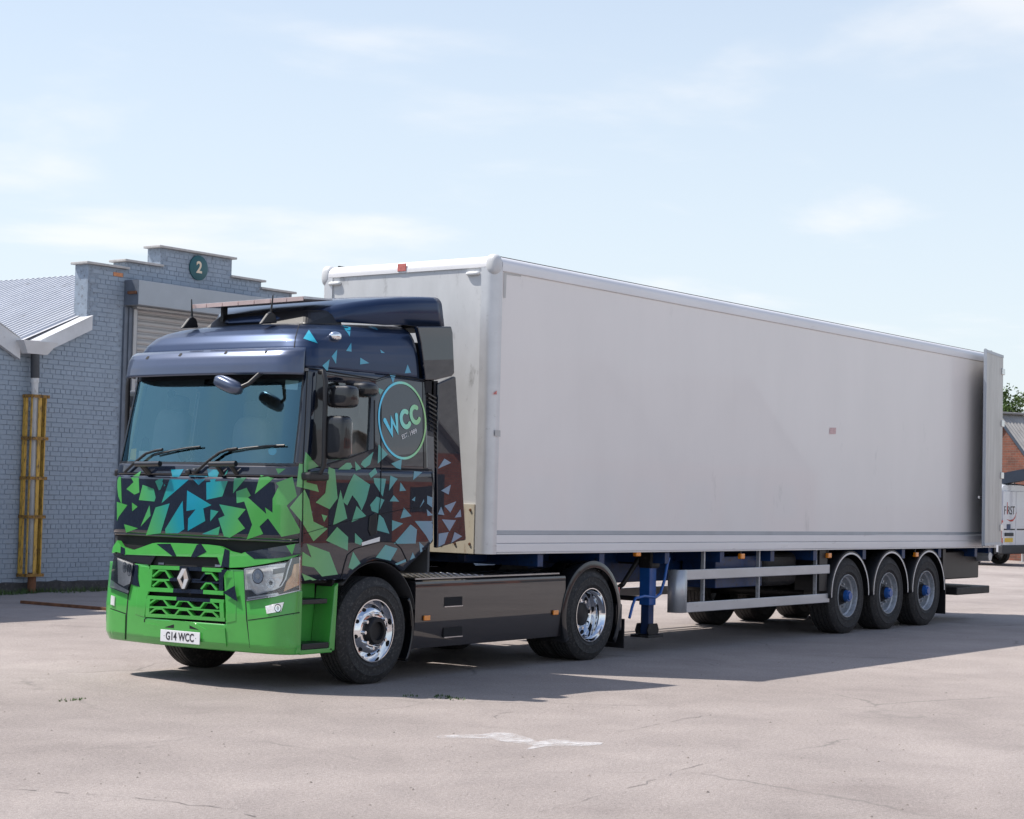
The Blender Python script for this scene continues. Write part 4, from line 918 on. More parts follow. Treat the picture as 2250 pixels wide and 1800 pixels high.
def front_ax(N, L, sp):
    d = nd(N, 'ShaderNodeMath', operation='ABSOLUTE'); s_ = nd(N, 'ShaderNodeMath', operation='ADD'); L.new(sp.outputs[1], s_.inputs[0]); s_.inputs[1].default_value = .02; L.new(s_.outputs[0], d.inputs[0])
    a = lin(N, L, d.outputs[0], .05, 1.0); z = lin(N, L, sp.outputs[2], 2.05, 1.30)
    m = nd(N, 'ShaderNodeMath', operation='MULTIPLY_ADD'); L.new(z, m.inputs[0]); m.inputs[1].default_value = .30; L.new(a, m.inputs[2]); return m.outputs[0]
gradmat('shard_front', [(.0, (.002, .225, .36)), (.30, (.004, .235, .30)), (.55, (.035, .27, .15)), (.85, (.07, .33, .075)), (1, (.055, .30, .055))], front_ax)
def side_ax(N, L, sp): return lin(N, L, sp.outputs[0], 1.15, -1.25)
gradmat('shard_side', [(.0, (.12, .40, .11)), (.22, (.10, .37, .17)), (.42, (.07, .35, .28)), (.62, (.08, .33, .40)), (.82, (.15, .30, .42)), (1, (.20, .30, .42))], side_ax)
gradmat('shard_sky', [(.0, (.02, .36, .48)), (1, (.02, .24, .45))], side_ax)
gradmat('logo', [(.0, (.05, .58, .92)), (.35, (.07, .62, .82)), (.60, (.24, .70, .50)), (.85, (.25, .60, .26)), (1, (.30, .60, .20))], lambda N, L, sp: lin(N, L, sp.outputs[0], .07, -.72))
fs = [ZA(q) for q in ([(360, 150), (395, 155), (412, 650), (395, 645), (345, 520), (325, 350), (330, 210)], [(585, 165), (733, 168), (745, 450), (652, 492), (500, 385), (635, 255)], [(808, 305), (1020, 385), (1055, 548), (1030, 622), (735, 595)],
      [(1045, 240), (1110, 200), (1205, 190), (1180, 235), (1195, 275), (1150, 390), (1115, 412)], [(1215, 290), (1240, 315), (1208, 340)], [(1320, 200), (1680, 208), (1165, 655)], [(1760, 205), (1990, 200), (1870, 310)],
      [(318, 628), (395, 652), (518, 690), (400, 850), (350, 920), (322, 995)], [(605, 642), (712, 720), (610, 808)], [(938, 692), (958, 890), (768, 1098)], [(1052, 735), (1320, 658), (1148, 1222), (870, 1262)], [(1565, 610), (1595, 1145), (1480, 1222), (1240, 1225), (1235, 1145)],
      [(455, 1050), (718, 1130), (495, 1210)], [(625, 145), (780, 40), (740, 150)], [(1345, 20), (1585, 10), (1500, 155), (1370, 155)], [(1690, 125), (2040, 140), (2030, 160), (1680, 150)])]
fs += [ZB(q) for q in ([(115, 262), (200, 250), (280, 242), (525, 232), (420, 525), (120, 590)], [(185, 205), (300, 195), (280, 245), (200, 252)], [(130, 0), (370, 30), (325, 158), (160, 150)], [(525, 20), (505, 95), (438, 150)], [(642, 180), (875, 170), (622, 470)],
      [(1120, 168), (1280, 150), (1400, 180), (1036, 480)], [(682, 435), (880, 362), (958, 510), (905, 545), (1255, 860), (1230, 735), (1372, 835), (1372, 570), (1488, 335), (1435, 270), (1748, 155), (1832, 520), (1640, 700), (1888, 1150), (1882, 1222), (1540, 1292), (1285, 940), (1125, 1095), (1195, 1235), (878, 1345), (985, 1062), (835, 622), (692, 655)],
      [(362, 675), (865, 768), (710, 950), (852, 1132), (560, 1308), (450, 1280), (345, 945), (465, 890)], [(198, 775), (348, 808), (190, 1002)], [(375, 1095), (345, 1258), (30, 1240)], [(1435, 0), (1620, 0), (1480, 105)], [(1140, 120), (1210, 135), (1150, 152)])]
fs.append(Z5([(660, 268), (845, 380), (783, 405), (798, 500), (665, 575), (668, 482), (725, 412), (655, 425)]))
for q in fs: trace('vinyl_shard', q, CB, 'shard_front', hood, off=.0014, L_=9)
ss = [Z4(q) for q in ([(138, 1005), (215, 1092), (150, 1112), (143, 1185), (205, 1200), (217, 1243), (85, 1210), (100, 1075), (128, 1078)], [(132, 1228), (160, 1290), (185, 1418), (268, 1460), (185, 1535), (112, 1415), (45, 1335)],
      [(275, 1095), (312, 1110), (328, 1280), (280, 1345), (198, 1305), (255, 1250)], [(345, 1230), (385, 1400), (300, 1440)], [(425, 1135), (520, 1200), (497, 1290), (470, 1352), (445, 1300), (415, 1262), (385, 1322), (357, 1300), (392, 1200)], [(440, 1325), (497, 1385), (410, 1422)],
      [(232, 1375), (267, 1385), (248, 1420)], [(330, 1110), (380, 1070), (405, 1070), (415, 1095), (400, 1110)], [(430, 1060), (468, 1105), (435, 1118)], [(540, 1005), (520, 1080), (490, 1100), (465, 1080), (475, 1060)], [(570, 960), (625, 1020), (565, 1075)], [(550, 1100), (563, 1130), (525, 1160), (512, 1135)],
      [(540, 1160), (615, 1165), (595, 1270), (545, 1190)], [(640, 1145), (683, 1165), (632, 1235)], [(645, 1075), (708, 1048), (702, 1110), (675, 1100)], [(700, 1185), (733, 1235), (695, 1238)], [(780, 1120), (830, 1125), (775, 1172)], [(520, 1320), (560, 1270), (605, 1290), (575, 1350), (570, 1370), (530, 1355)],
      [(660, 1262), (692, 1300), (635, 1298)], [(720, 1335), (765, 1385), (700, 1400)], [(568, 1370), (600, 1400), (635, 1490), (560, 1470)], [(650, 1410), (715, 1430), (650, 1475)], [(760, 1435), (798, 1465), (790, 1548), (660, 1550)], [(785, 1415), (905, 1415), (885, 1560), (850, 1500)],
      [(430, 1485), (475, 1530), (465, 1558), (430, 1545)], [(258, 1530), (325, 1450), (390, 1510), (388, 1590)], [(560, 622), (600, 640), (580, 668)], [(788, 1270), (785, 1298), (766, 1290)], [(858, 1265), (888, 1275), (888, 1335), (858, 1312)], [(838, 1285), (840, 1300), (812, 1340)], [(855, 1345), (893, 1380), (860, 1385)])]
ss += [Z6(q) for q in ([(145, 65), (360, 145), (440, 355), (290, 375), (215, 290), (100, 270), (105, 140), (190, 195)], [(100, 345), (285, 425), (140, 455)], [(585, 140), (655, 250), (580, 310), (540, 290)], [(890, 75), (1005, 110), (940, 225), (800, 195)], [(1085, 210), (1085, 235), (1000, 268), (980, 255)], [(1150, 145), (1172, 195), (1122, 220)], [(1210, 45), (1305, 140), (1225, 180)])]
for q in ss: trace('vinyl_shard', q, CB, 'shard_side', side_l, off=.0014, L_=10)
for q in ([(158, 283), (210, 363), (125, 335)], [(357, 258), (405, 268), (400, 323)], [(487, 223), (530, 243), (567, 285), (515, 270)], [(408, 360), (410, 412), (378, 408)], [(325, 400), (318, 485), (292, 440)], [(280, 457), (268, 530), (237, 495)], [(462, 448), (515, 480), (460, 488)], [(580, 400), (607, 420), (585, 420)], [(742, 488), (762, 537), (725, 540)], [(635, 542), (672, 548), (655, 600)]):
    trace('vinyl_shard', Z4(q), CB, 'shard_sky', side_l, off=.002, L_=8)
DBq = MB().add([(-1.6, 1.225, 1.2), (-.6, 1.225, 1.2), (-.6, 1.225, 3.6), (-1.6, 1.225, 3.6)], [(0, 1, 2, 3)]); DBV = bvh_of(DBq)
for q in ([(960, 1045), (1000, 1070), (922, 1105)], [(998, 1200), (985, 1258), (940, 1235)], [(1030, 1298), (995, 1365), (960, 1325)], [(940, 1330), (960, 1380), (921, 1375)], [(945, 1405), (1028, 1410), (990, 1475)], [(1055, 1345), (1060, 1390), (1020, 1395)], [(1020, 1480), (1065, 1505), (1000, 1545)], [(985, 1480), (960, 1550), (924, 1568), (926, 1490)]):
    trace('vinyl_shard', Z4(q), DBV, 'shard_side', tk, off=.002)
# shut lines
for pl_, w_ in ((Z4([(150, 512), (138, 780), (125, 1050), (118, 1540)]), 2.2), (Z4([(120, 505), (205, 517), (560, 577), (640, 547), (845, 583)]), 2.4), (Z4([(210, 535), (560, 588), (640, 560), (840, 592)]), 1.2), (Z4([(585, 690), (585, 1110), (580, 1290), (556, 1480)]), 1.6), (Z4([(585, 1113), (885, 1113)]), 3.0),
               (Z4([(885, 1113), (905, 1300), (918, 1560)]), 1.8), (Z6([(470, 400), (500, 270), (530, 170), (600, 112), (840, 47), (980, 50), (1040, 110), (1100, 235)]), 1.8), (Z4([(235, 1088), (400, 1040), (545, 987), (545, 700)]), 2.2), (Z4([(130, 1490), (330, 1430), (520, 1385)]), 1.2), (Z4([(560, 1380), (720, 1345), (820, 1335)]), 1.2)):
    seam(pl_, CB, side_l, w=w_, off=.0042)
seam(Z4([(70, 400), (78, 330), (100, 255), (150, 205), (230, 188), (400, 186)]), CB, roof, w=1.8, off=.003)
seam(Z4([(796, 240), (822, 350), (838, 470), (848, 580)]), CB, roof, w=5, off=.004)
seam(Z4([(838, 590), (842, 800), (846, 1105)]), CB, side_l, w=6, off=.004, m='black_gloss', name='pillar_trim')
trace('window_sill', Z4([(232, 1086), (548, 985), (552, 1000), (552, 1100), (240, 1100)]), CB, 'navy', side_l, off=.001, thick=.012)
trace('door_trim', Z4([(205, 540), (262, 548), (245, 1085), (222, 1088), (172, 1050)]), CB, 'black_gloss', side_l, off=.003, thick=.006)
trace('door_handle', Z4([(516, 1385), (545, 1368), (558, 1372), (556, 1490), (522, 1502), (508, 1470)]), CB, 'black_gloss', side_l, off=.012, thick=.012, bevel=.003)
trace('white_strip', Z4([(470, 1542), (578, 1508), (576, 1535), (470, 1562)]), CB, 'white_print', side_l, off=.003)  # narrow white strip below the door handle
h = CB.ray_cast(CAM, ray(*Z4([(308, 328)])[0]).normalized()); blob('marker_lamp', h[0]+h[1]*.02*(1 if h[1].y > 0 else -1), .07, .045, .045, 'chrome', tk, n=10, e=.8)
# round WCC logo on the side panel
def sidept(x, z, off): return (x, lerp_tab(CABT, z)[1]+off, z)
LC = (SD(885, 924, 1.222).x, SD(885, 924, 1.222).z); TH = radians(18)
lg = part('logo', side_l)
mb = MB(); n = 72
for i in range(n):
    a = 2*pi*i/n; b = 2*pi*(i+1)/n
    mb.add([sidept(LC[0]+r*cos(t)*.985, LC[1]+r*sin(t)*1.01, .0052) for r, t in ((.358, a), (.382, a), (.382, b), (.358, b))], [(0, 1, 2, 3)])
mb.build('logo_ring', 'logo', lg)
def lp(a, b, off=.003): return sidept(LC[0]-(a*cos(TH)-b*sin(TH)), LC[1]+a*sin(TH)+b*cos(TH), off)
def stroke(name, pts, w_, k):
    mb = MB(); P = [Vector(p) for p in pts]; n = len(P); L_, R_ = [], []; h = w_/2; o_ = .0045
    for i, p in enumerate(P):
        d0 = (p-P[i-1]).normalized() if i else (P[1]-P[0]).normalized(); d1 = (P[i+1]-p).normalized() if i < n-1 else d0
        n0 = Vector((-d0.y, d0.x)); n1 = Vector((-d1.y, d1.x)); m_ = (n0+n1).normalized(); q = m_*min(h*1.9, h/max(.3, m_.dot(n0))); L_.append(p+q); R_.append(p-q)
    mb.add([lp(p.x, p.y, o_) for p in L_+R_], [(i, i+1, n+i+1, n+i) for i in range(n-1)])
    for p, d_ in ((P[0], P[0]-P[1]), (P[-1], P[-1]-P[-2])):
        a = atan2(d_.y, d_.x); mb.add([lp(p.x+h*cos(a+t), p.y+h*sin(a+t), o_) for t in [-pi/2+pi*j_/8 for j_ in range(9)]], [tuple(range(9))])
    mb.build(name, 'logo', lg)
stroke('letter_w', [(-.265, .075), (-.205, -.075), (-.16, .055), (-.115, -.075), (-.075, .075)], .046, 1)
arc = lambda cx: [(cx+.068*cos(radians(t)), .078*sin(radians(t))) for t in range(48, 316, 12)]
stroke('letter_c', arc(.05), .046, 2); stroke('letter_c', arc(.215), .046, 3)
me = text_mesh('EST. 1989', .062, ext=0, bold=.0006); 
for v in me.vertices: v.co = lp(v.co.x+.055, v.co.y-.155, .0045)
link('est_lettering', me, 'white_print', lg)

# ================================================================== WHEELS
def tyre_prof(R, w, bead, side):  # y=0 at outer rim flange, negative inwards
    b = .022; p = [(bead, -.012), (bead+.02, .006), (bead+.045, b*.75), (bead+.050, b*.95), (bead+.058, b*.95), (bead+.063, b*.85), ((bead+R)/2-.02, b), ((bead+R)/2+.015, b), ((bead+R)/2+.019, b+.004), ((bead+R)/2+.028, b+.004), ((bead+R)/2+.032, b*.95), (R-.075, b*.75), (R-.040, b*.3), (R-.018, -.012), (R-.005, -.026)]
    inn_ = [(r, -(w-.0)-y+.0) for r, y in reversed(p)]
    tread = []; y0 = -.026; y1 = -w+.026; k = 5
    for i in range(k):
        a = y0+(y1-y0)*i/k; c = y0+(y1-y0)*(i+1)/k; g = .006
        if i: tread += [(R-.014, a-g*.9), (R, a-g)]
        else: tread += [(R, a-.004)]
        if i < k-1: tread += [(R, c+g), (R-.014, c+g*.9)]
        else: tread += [(R, c+.004)]
    return p+tread+inn_
def wheel(name, kind, R=.518, w=.27):
    wl = bpy.data.objects.new(name, None); C.objects.link(wl); wl.empty_display_size = .2
    rub = 'rubber' if kind != 'trailer' else 'rubber_old'
    MB().lathe(tyre_prof(R, w, .292, 0), n=64).build('tyre', rub, wl, smooth=40)
    if kind == 'steer':
        MB().lathe([(.305, .004), (.303, .014), (.294, .014), (.286, -.006), (.278, -.035), (.270, -.055), (.262, -.058), (.248, -.040), (.215, -.006), (.196, .004), (.190, .006), (.138, .006), (.136, -.02)], n=64).build('rim', 'chrome', wl, smooth=35)
        MB().lathe([(.136, -.02), (.132, .055), (.122, .066), (.09, .066), (.085, .03), (0, .03)], n=40).build('hub', 'hub_black', wl, smooth=40)
        for k in range(10):
            t = 2*pi*k/10+.15; x, z = .168*cos(t), .168*sin(t); MB().cyl((x, .006, z), (x, .050, z), .0185, .016, n=10).build('wheel_nut', 'chrome', wl, smooth=40)
        for k in range(10):
            t = 2*pi*k/10; x, z = .233*cos(t), .233*sin(t); a = Vector((x, -.0215, z)); nn = Vector((cos(t)*.72, .70, sin(t)*.72)).normalized()
            MB().cyl(a-nn*.01, a+nn*.0055, .020, n=14).build('hand_hole', 'gap', wl)
    elif kind == 'drive':
        MB().lathe([(.305, .004), (.303, .014), (.294, .014), (.286, -.006), (.278, -.035), (.262, -.050), (.255, -.09), (.262, -.12), (.258, -.155), (.240, -.170), (.215, -.172), (.190, -.165), (.178, -.150), (.135, -.150), (.132, -.12)], n=64).build('rim', 'chrome', wl, smooth=35)
        MB().lathe([(.132, -.155), (.130, -.115), (.118, -.105), (0, -.105)], n=40).build('hub', 'hub_black', wl, smooth=40)
        for k in range(10):
            t = 2*pi*k/10; x, z = .232*cos(t), .232*sin(t); MB().cyl((x, -.185, z), (x, -.163, z), .028, n=14).build('hand_hole', 'gap', wl)
            t += .3; x, z = .158*cos(t), .158*sin(t); MB().cyl((x, -.152, z), (x, -.110, z), .018, n=10).build('wheel_nut', 'chrome', wl, smooth=40)
    else:
        MB().lathe([(.303, .0), (.300, .010), (.292, .010), (.284, -.010), (.275, -.05), (.255, -.065), (.248, -.12), (.235, -.140), (.20, -.135), (.165, -.120), (.14, -.120)], n=56).build('rim', 'wheel_steel', wl, smooth=35)
        MB().lathe([(.14, -.125), (.125, -.08), (.10, -.07), (.09, -.02)], n=32).build('hub_drum', 'chassis', wl, smooth=40)
        mb = MB(); mb.cyl((0, -.06, 0), (0, .030, 0), .085, .078, n=24); mb.cyl((0, .030, 0), (0, .052, 0), .062, .056, n=8); mb.build('hub_cap', 'blue_bright', wl, smooth=30)
        for k in range(10):
            t = 2*pi*k/10; x, z = .168*cos(t), .168*sin(t); MB().cyl((x, -.122, z), (x, -.075, z), .016, n=8).build('wheel_nut', 'wheel_steel', wl, smooth=40)
    return wl
RF = .518
w1 = wheel('wheel', 'steer', RF, .285); w1.parent = tk; w1.location = (0, 1.215, RF-.006); w1.rotation_euler = (0, .2, 0)
w2 = copy_tree(w1, tk); w2.location = (0, -1.215, RF-.006); w2.rotation_euler = (0, .6, pi)
w3 = wheel('wheel', 'drive', RF, .285); w3.parent = tk; w3.location = (-3.818, 1.215, RF-.006); w3.rotation_euler = (0, .12, 0)
w4 = copy_tree(w3, tk); w4.location = (-3.818, -1.215, RF-.006); w4.rotation_euler = (0, .5, pi)
tyi = MB().lathe(tyre_prof(RF, .285, .292, 0), n=48).build('inner_tyre', 'rubber', tk, smooth=40); tyi.location = (-3.818, .895, RF-.006)
t2 = tyi.copy(); C.objects.link(t2); t2.location = (-3.818, -.61, RF-.006)
MB().cyl((-3.818, -1.0, .51), (-3.818, 1.0, .51), .09, n=16).build('rear_axle', 'chassis', tk, smooth=50)
blob('differential', (-3.80, 0, .53), .26, .24, .24, 'chassis', tk, e=.8)
MB().cyl((0, -.95, .48), (0, .95, .48), .06, n=12).build('front_axle', 'chassis', tk, smooth=50)
# ---- chassis, skirts, catwalk, fifth wheel
for y in (-.42, .42): box('chassis_rail', 'chassis', tk, -4.65, .95, y-.04, y+.04, .74, 1.0, bevel=.006)
for x in (-1.2, -2.4, -3.2, -4.5): box('cross_member', 'chassis', tk, x-.06, x+.06, -.38, .38, .78, .94)
box('engine_sump', 'chassis', tk, -.9, .8, -.34, .34, .45, .95, bevel=.05)
x0, x1 = SD(914, 1275, 1.235).x, SD(1243, 1268, 1.235).x; zt_, zb_s = .975, .30
for sg_ in (1, -1):
    Y = lambda y: sg_*y
    pf = [(.74, zb_s), (1.195, zb_s), (1.207, .34), (1.217, .40), (1.2255, .48), (1.2315, .57), (1.2345, .66), (1.235, .75), (1.235, .90), (1.235, .942), (1.2335, .950), (1.228, .964), (1.205, zt_), (.74, zt_)]; mb = MB(); n = len(pf)
    mb.add([(x_, Y(y_), z_) for x_ in (x1, x0) for y_, z_ in pf], [(i, (i+1) % n, n+(i+1) % n, n+i) for i in range(n)]+[tuple(range(n)), tuple(range(2*n-1, n-1, -1))]); sk = mb.build('side_skirt', 'skirt_paint', tk, smooth=14)
    if sg_ > 0:
        for zc in (.755, .445):
            p = SD(992, 0, 1.235); xa = SD(975, 1345 if zc > .6 else 1386, 1.235).x; xb = SD(1015, 1345 if zc > .6 else 1386, 1.235).x
            MB().box(xb, xa, 1.2, 1.2365, zc-.045, zc+.045).build('foot_hole', 'gap', sk); MB().box(xb, xa, 1.19, 1.246, zc-.056, zc-.046).build('foot_lip', 'chrome_dull', sk)
        for q in ((937, 1358), (1220, 1346)):
            p = SD(q[0], q[1], 1.24); MB().box(p.x-.048, p.x+.048, 1.2352, 1.255, p.z-.026, p.z+.026).build('side_marker', 'amber', sk, bevel=.006)
    # catwalk plate on top, raised lozenges
    cw = MB().box(x1+.05, x0-.05, Y(.50), Y(1.185), .985, 1.000).build('catwalk', 'plate_alu', tk, fix=False)
    ch = MB(); i = 0; xx = x1+.09
    while xx < x0-.09:
        j = 0; yy = .53
        while yy < 1.17:
            d_ = .017; fl = (i+j) % 2
            a, b = (d_, .006) if fl else (.006, d_)
            ch.add([(xx-a, Y(yy-b), 1.0005), (xx+a*.3, Y(yy-b), 1.0005), (xx+a, Y(yy+b), 1.0005), (xx-a*.3, Y(yy+b), 1.0005), (xx, Y(yy), 1.006)], [(0, 1, 4), (1, 2, 4), (2, 3, 4), (3, 0, 4)]); yy += .045; j += 1
        xx += .045; i += 1
    tag(ch.build('chequer_lozenges', 'chrome_dull', cw), kind='stuff')
    # mudguard behind the steer wheel
    MB().lathe([(.60, 0), (.615, .25), (.60, .262), (.575, .262)], c=(0, Y(.975), .51), n=20, sgn=sg_, a0=radians(150), a1=radians(212)).build('mudguard_edge', 'black_gloss', tk, smooth=50, solid=.012)
    # rear fender
    MB().lathe([(.605, -.36), (.612, .0), (.608, .018), (.595, .024), (.535, .024), (.530, .010)], c=(-3.818, Y(1.225), .515), n=48, sgn=sg_, a0=radians(-28), a1=radians(214)).build('rear_fender', 'black_gloss', tk, smooth=50, solid=.006)
    MB().box(-4.505, -4.49, Y(.74), Y(1.245), .10, .44).build('mudflap', 'black_plastic', tk)
    MB().box(-4.47, -4.36, Y(1.10), Y(1.235), .30, .62).build('fender_end', 'black_gloss', tk, bevel=.02)
    MB().box(-4.62, -4.55, Y(.80), Y(1.10), .66, .80).build('rear_lamp', 'red_lens', tk, bevel=.01)
fw = part('fifth_wheel', tk)
mb = MB(); mb.prism([(-2.95, -.45), (-2.95, .45), (-3.35, .48), (-3.85, .40), (-3.98, .20), (-3.70, .05), (-3.55, 0), (-3.70, -.05), (-3.98, -.20), (-3.85, -.40), (-3.35, -.48)], 2, 1.14, 1.195); mb.build('coupling_plate', 'chassis', fw, bevel=.01)
for y in (-.38, .38): MB().prism([(-3.1, 1.0), (-3.7, 1.0), (-3.5, 1.14), (-3.3, 1.14)], 1, y-.05, y+.05).build('pedestal', 'chassis', fw)
def coil(y0, col):
    pts = []
    for i in range(140): t = i/139; a = t*14*2*pi; pts.append((-1.02-.75*t+.05*cos(a)*0, y0+.06*cos(a), 1.52-.30*sin(pi*t)+.06*sin(a)))
    MB().tube(pts, .008, 5).build('air_hose', col, tk, smooth=60)
coil(.10, 'black_plastic'); coil(-.15, 'red_lens'); coil(-.4, 'black_plastic')
box('air_tank', 'chassis', tk, -1.9, -1.1, -.30, .30, .72, 1.02, bevel=.08, seg=3)

# ================================================================== TRAILER
TY, KX, TOY, HW, ZB0, ZT0, TL, A1, SLP = -.02, -1.87406, -.01334, 1.252, 1.242, 4.389, 13.586, 8.384, .00488
tl = thing('box_trailer', 'long white box semi-trailer with blue chassis, three axles and open rear doors', 'trailer', (KX-1.2, TOY, 0), TY)
def tb(s0, s1, y0, y1, z0, z1, name, m, parent=None, bevel=0, zrel=True, seg=2):
    f = lambda s, z: (1.2-s, z-(SLP*s if zrel else 0))
    (xa, za0), (xb, zb0) = f(s0, z0), f(s1, z0); za1 = f(s0, z1)[1]; zb1 = f(s1, z1)[1]
    y0, y1 = sorted((y0, y1))
    return MB().hexa([(xb, y0, zb0), (xa, y0, za0), (xa, y1, za0), (xb, y1, zb0), (xb, y0, zb1), (xa, y0, za1), (xa, y1, za1), (xb, y1, zb1)]).build(name, m, parent or tl, bevel=bevel, seg=seg)
PW = .115   # corner post radius
for sg_ in (1, -1):
    sp_ = tb(PW+.02, TL-.06, sg_*(HW-.05), sg_*(HW-.012), ZB0+.20, ZT0-.17, 'side_panel', 'trailer_white')
    br = tb(PW+.02, TL-.02, sg_*(HW-.06), sg_*HW, ZB0, ZB0+.093, 'bottom_rail', 'trailer_rail', bevel=.006); tb(PW+.02, TL-.02, sg_*(HW-.06), sg_*(HW-.002), ZB0+.096, ZB0+.185, 'bottom_rail', 'trailer_rail', bevel=.004)
    tb(PW+.02, TL-.02, sg_*(HW-.06), sg_*(HW+.004), ZB0-.018, ZB0-.001, 'rail_lip', 'trailer_alu', br)
    tb(PW+.02, TL-.02, sg_*(HW-.055), sg_*(HW-.006), ZB0+.188, ZB0+.232, 'rubbing_strip', 'trailer_strip')
    # rounded cant rail
    mb = MB(); prof = [(HW-.004, ZT0-.168), (HW+.004, ZT0-.16), (HW+.004, ZT0-.10)]+[(HW+.004-.095*(1-cos(radians(a))), ZT0-.10+.095*sin(radians(a))) for a in range(10, 91, 10)]+[(HW-.14, ZT0-.002), (HW-.14, ZT0-.17)]
    n = len(prof); vs = []
    for s in (.13, TL-.04):
        for y, z in prof: vs.append((1.2-s, sg_*y, z-SLP*s))
    mb.add(vs, [(i, (i+1) % n, n+(i+1) % n, n+i) for i in range(n)]+[tuple(range(n)), tuple(range(2*n-1, n-1, -1))]); mb.build('cant_rail', 'trailer_rail', tl, smooth=40)
    tb(.13, TL-.04, sg_*(HW-.165), sg_*(HW-.145), ZT0-.03, ZT0+.018, 'gutter_edge', 'chassis')
    # rounded front corner post
    mb = MB(); vs = []; ang = [i*90/10 for i in range(11)]
    prof = [(PW+.018, HW+.002)]+[(PW-PW*sin(radians(a)), HW+.002-PW+PW*cos(radians(a))) for a in ang]+[(-.0, HW-PW-.07), (.03, HW-PW-.07), (PW+.018, HW-.05)]
    n = len(prof)
    for z in (ZB0-.02, ZT0-.125):
        for s, y in prof: vs.append((1.2-s, sg_*y, z))
    mb.add(vs, [(i, (i+1) % n, n+(i+1) % n, n+i) for i in range(n)]+[tuple(range(n)), tuple(range(2*n-1, n-1, -1))]); mb.build('corner_post', 'trailer_alu', tl, smooth=40)
    blob('corner_casting', (1.2-PW*.62, sg_*(HW-PW*.62), ZT0-.105), PW*.70, PW*.70, .118, 'trailer_front', tl, e=.75, n=14)
tb(.015, .05, -(HW-PW-.06), HW-PW-.06, ZB0+.02, ZT0-.13, 'front_panel', 'trailer_front')
mb = MB(); prof = [(.0, ZT0-.13)]+[(.10-.10*cos(radians(a)), ZT0-.10+.095*sin(radians(a))) for a in range(0, 91, 10)]+[(.14, ZT0-.004), (.14, ZT0-.13)]; n = len(prof); vs = []
for y in (-(HW-PW*.7), HW-PW*.7):
    for s, z in prof: vs.append((1.2-s, y, z))
mb.add(vs, [(i, (i+1) % n, n+(i+1) % n, n+i) for i in range(n)]+[tuple(range(n)), tuple(range(2*n-1, n-1, -1))]); mb.build('front_cant_rail', 'trailer_rail', tl, smooth=40)
tb(.05, TL-.05, -(HW-.1), HW-.1, ZT0-.06, ZT0-.02, 'roof', 'trailer_white'); tb(.05, TL-.05, -(HW-.06), HW-.06, ZB0+.02, ZB0+.12, 'floor', 'chassis')
# lower front plate, cream with rust runs and studs
lfp = tb(-.004, .0145, -(HW-.20), HW-.20, ZB0-.02, ZB0+.50, 'front_kick_plate', 'cream_rusty')
for z in (ZB0+.08, ZB0+.44):
    for y in [i*.2-1.0 for i in range(11)]: MB().cyl((1.2+.004, y, z), (1.2+.016, y, z), .017, .012, n=8).build('stud', 'rust', lfp)
# red print, lamps, tape on the body
TB_ = bvh_of(MB().add([tuple(tl.matrix_basis @ Vector(v)) for v in ((1.2, HW+.003, .5), (1.2-TL, HW+.003, .5), (1.2-TL, HW+.003, 4.4), (1.2, HW+.003, 4.4))], [(0, 1, 2, 3)]))
def on_tr(name, poly, m, off=.001, thick=0):
    o = trace(name, poly, TB_, m, None, off=off, thick=thick, L_=60)
    M_ = Matrix.Translation((KX-1.2, TOY, 0)) @ Matrix.Rotation(TY, 4, 'Z'); o.data.transform(M_.inverted()); o.parent = tl; return o
mat('faded_red', (.55, .16, .14), .5, var=.3, vscale=30); mat('tape_grey', (.50, .50, .49), .6, var=.1)
mat('faded_pink', (.62, .42, .42), .5, var=.25, vscale=40)
on_tr('sticker', [(1082, 857), (1091, 858), (1091, 867), (1083, 866)], 'faded_red', off=.004); on_tr('sticker', [(1087, 945), (1099, 946), (1099, 960), (1087, 958)], 'tape_grey', off=.004)
on_tr('sticker', [(1825, 940), (1839, 940), (1838, 954), (1824, 954)], 'faded_pink', off=-.011)
on_tr('tape', [(1110, 596), (1147, 601), (1147, 608), (1110, 603)], 'tape_grey', off=-.012); on_tr('tape', [(1109, 600), (1115, 601), (1113, 655), (1108, 654)], 'tape_grey', off=-.011)
p = FR(887, 589, KX-.0); lr = Vector((p.x, p.y, p.z))
bd = MB().box(1.2-.004, 1.2+.008, p.y-TOY-.06, p.y-TOY+.06, ZT0-.115, ZT0-.03).build('badge_plate', 'faded_red', tl, bevel=.003)
for y, z in ((-HW+.22, ZT0-.20), (HW-.30, ZT0-.19)): blob('front_marker', (1.2-.005, y, z), .03, .09, .022, 'white_print', tl, n=8, e=.6)
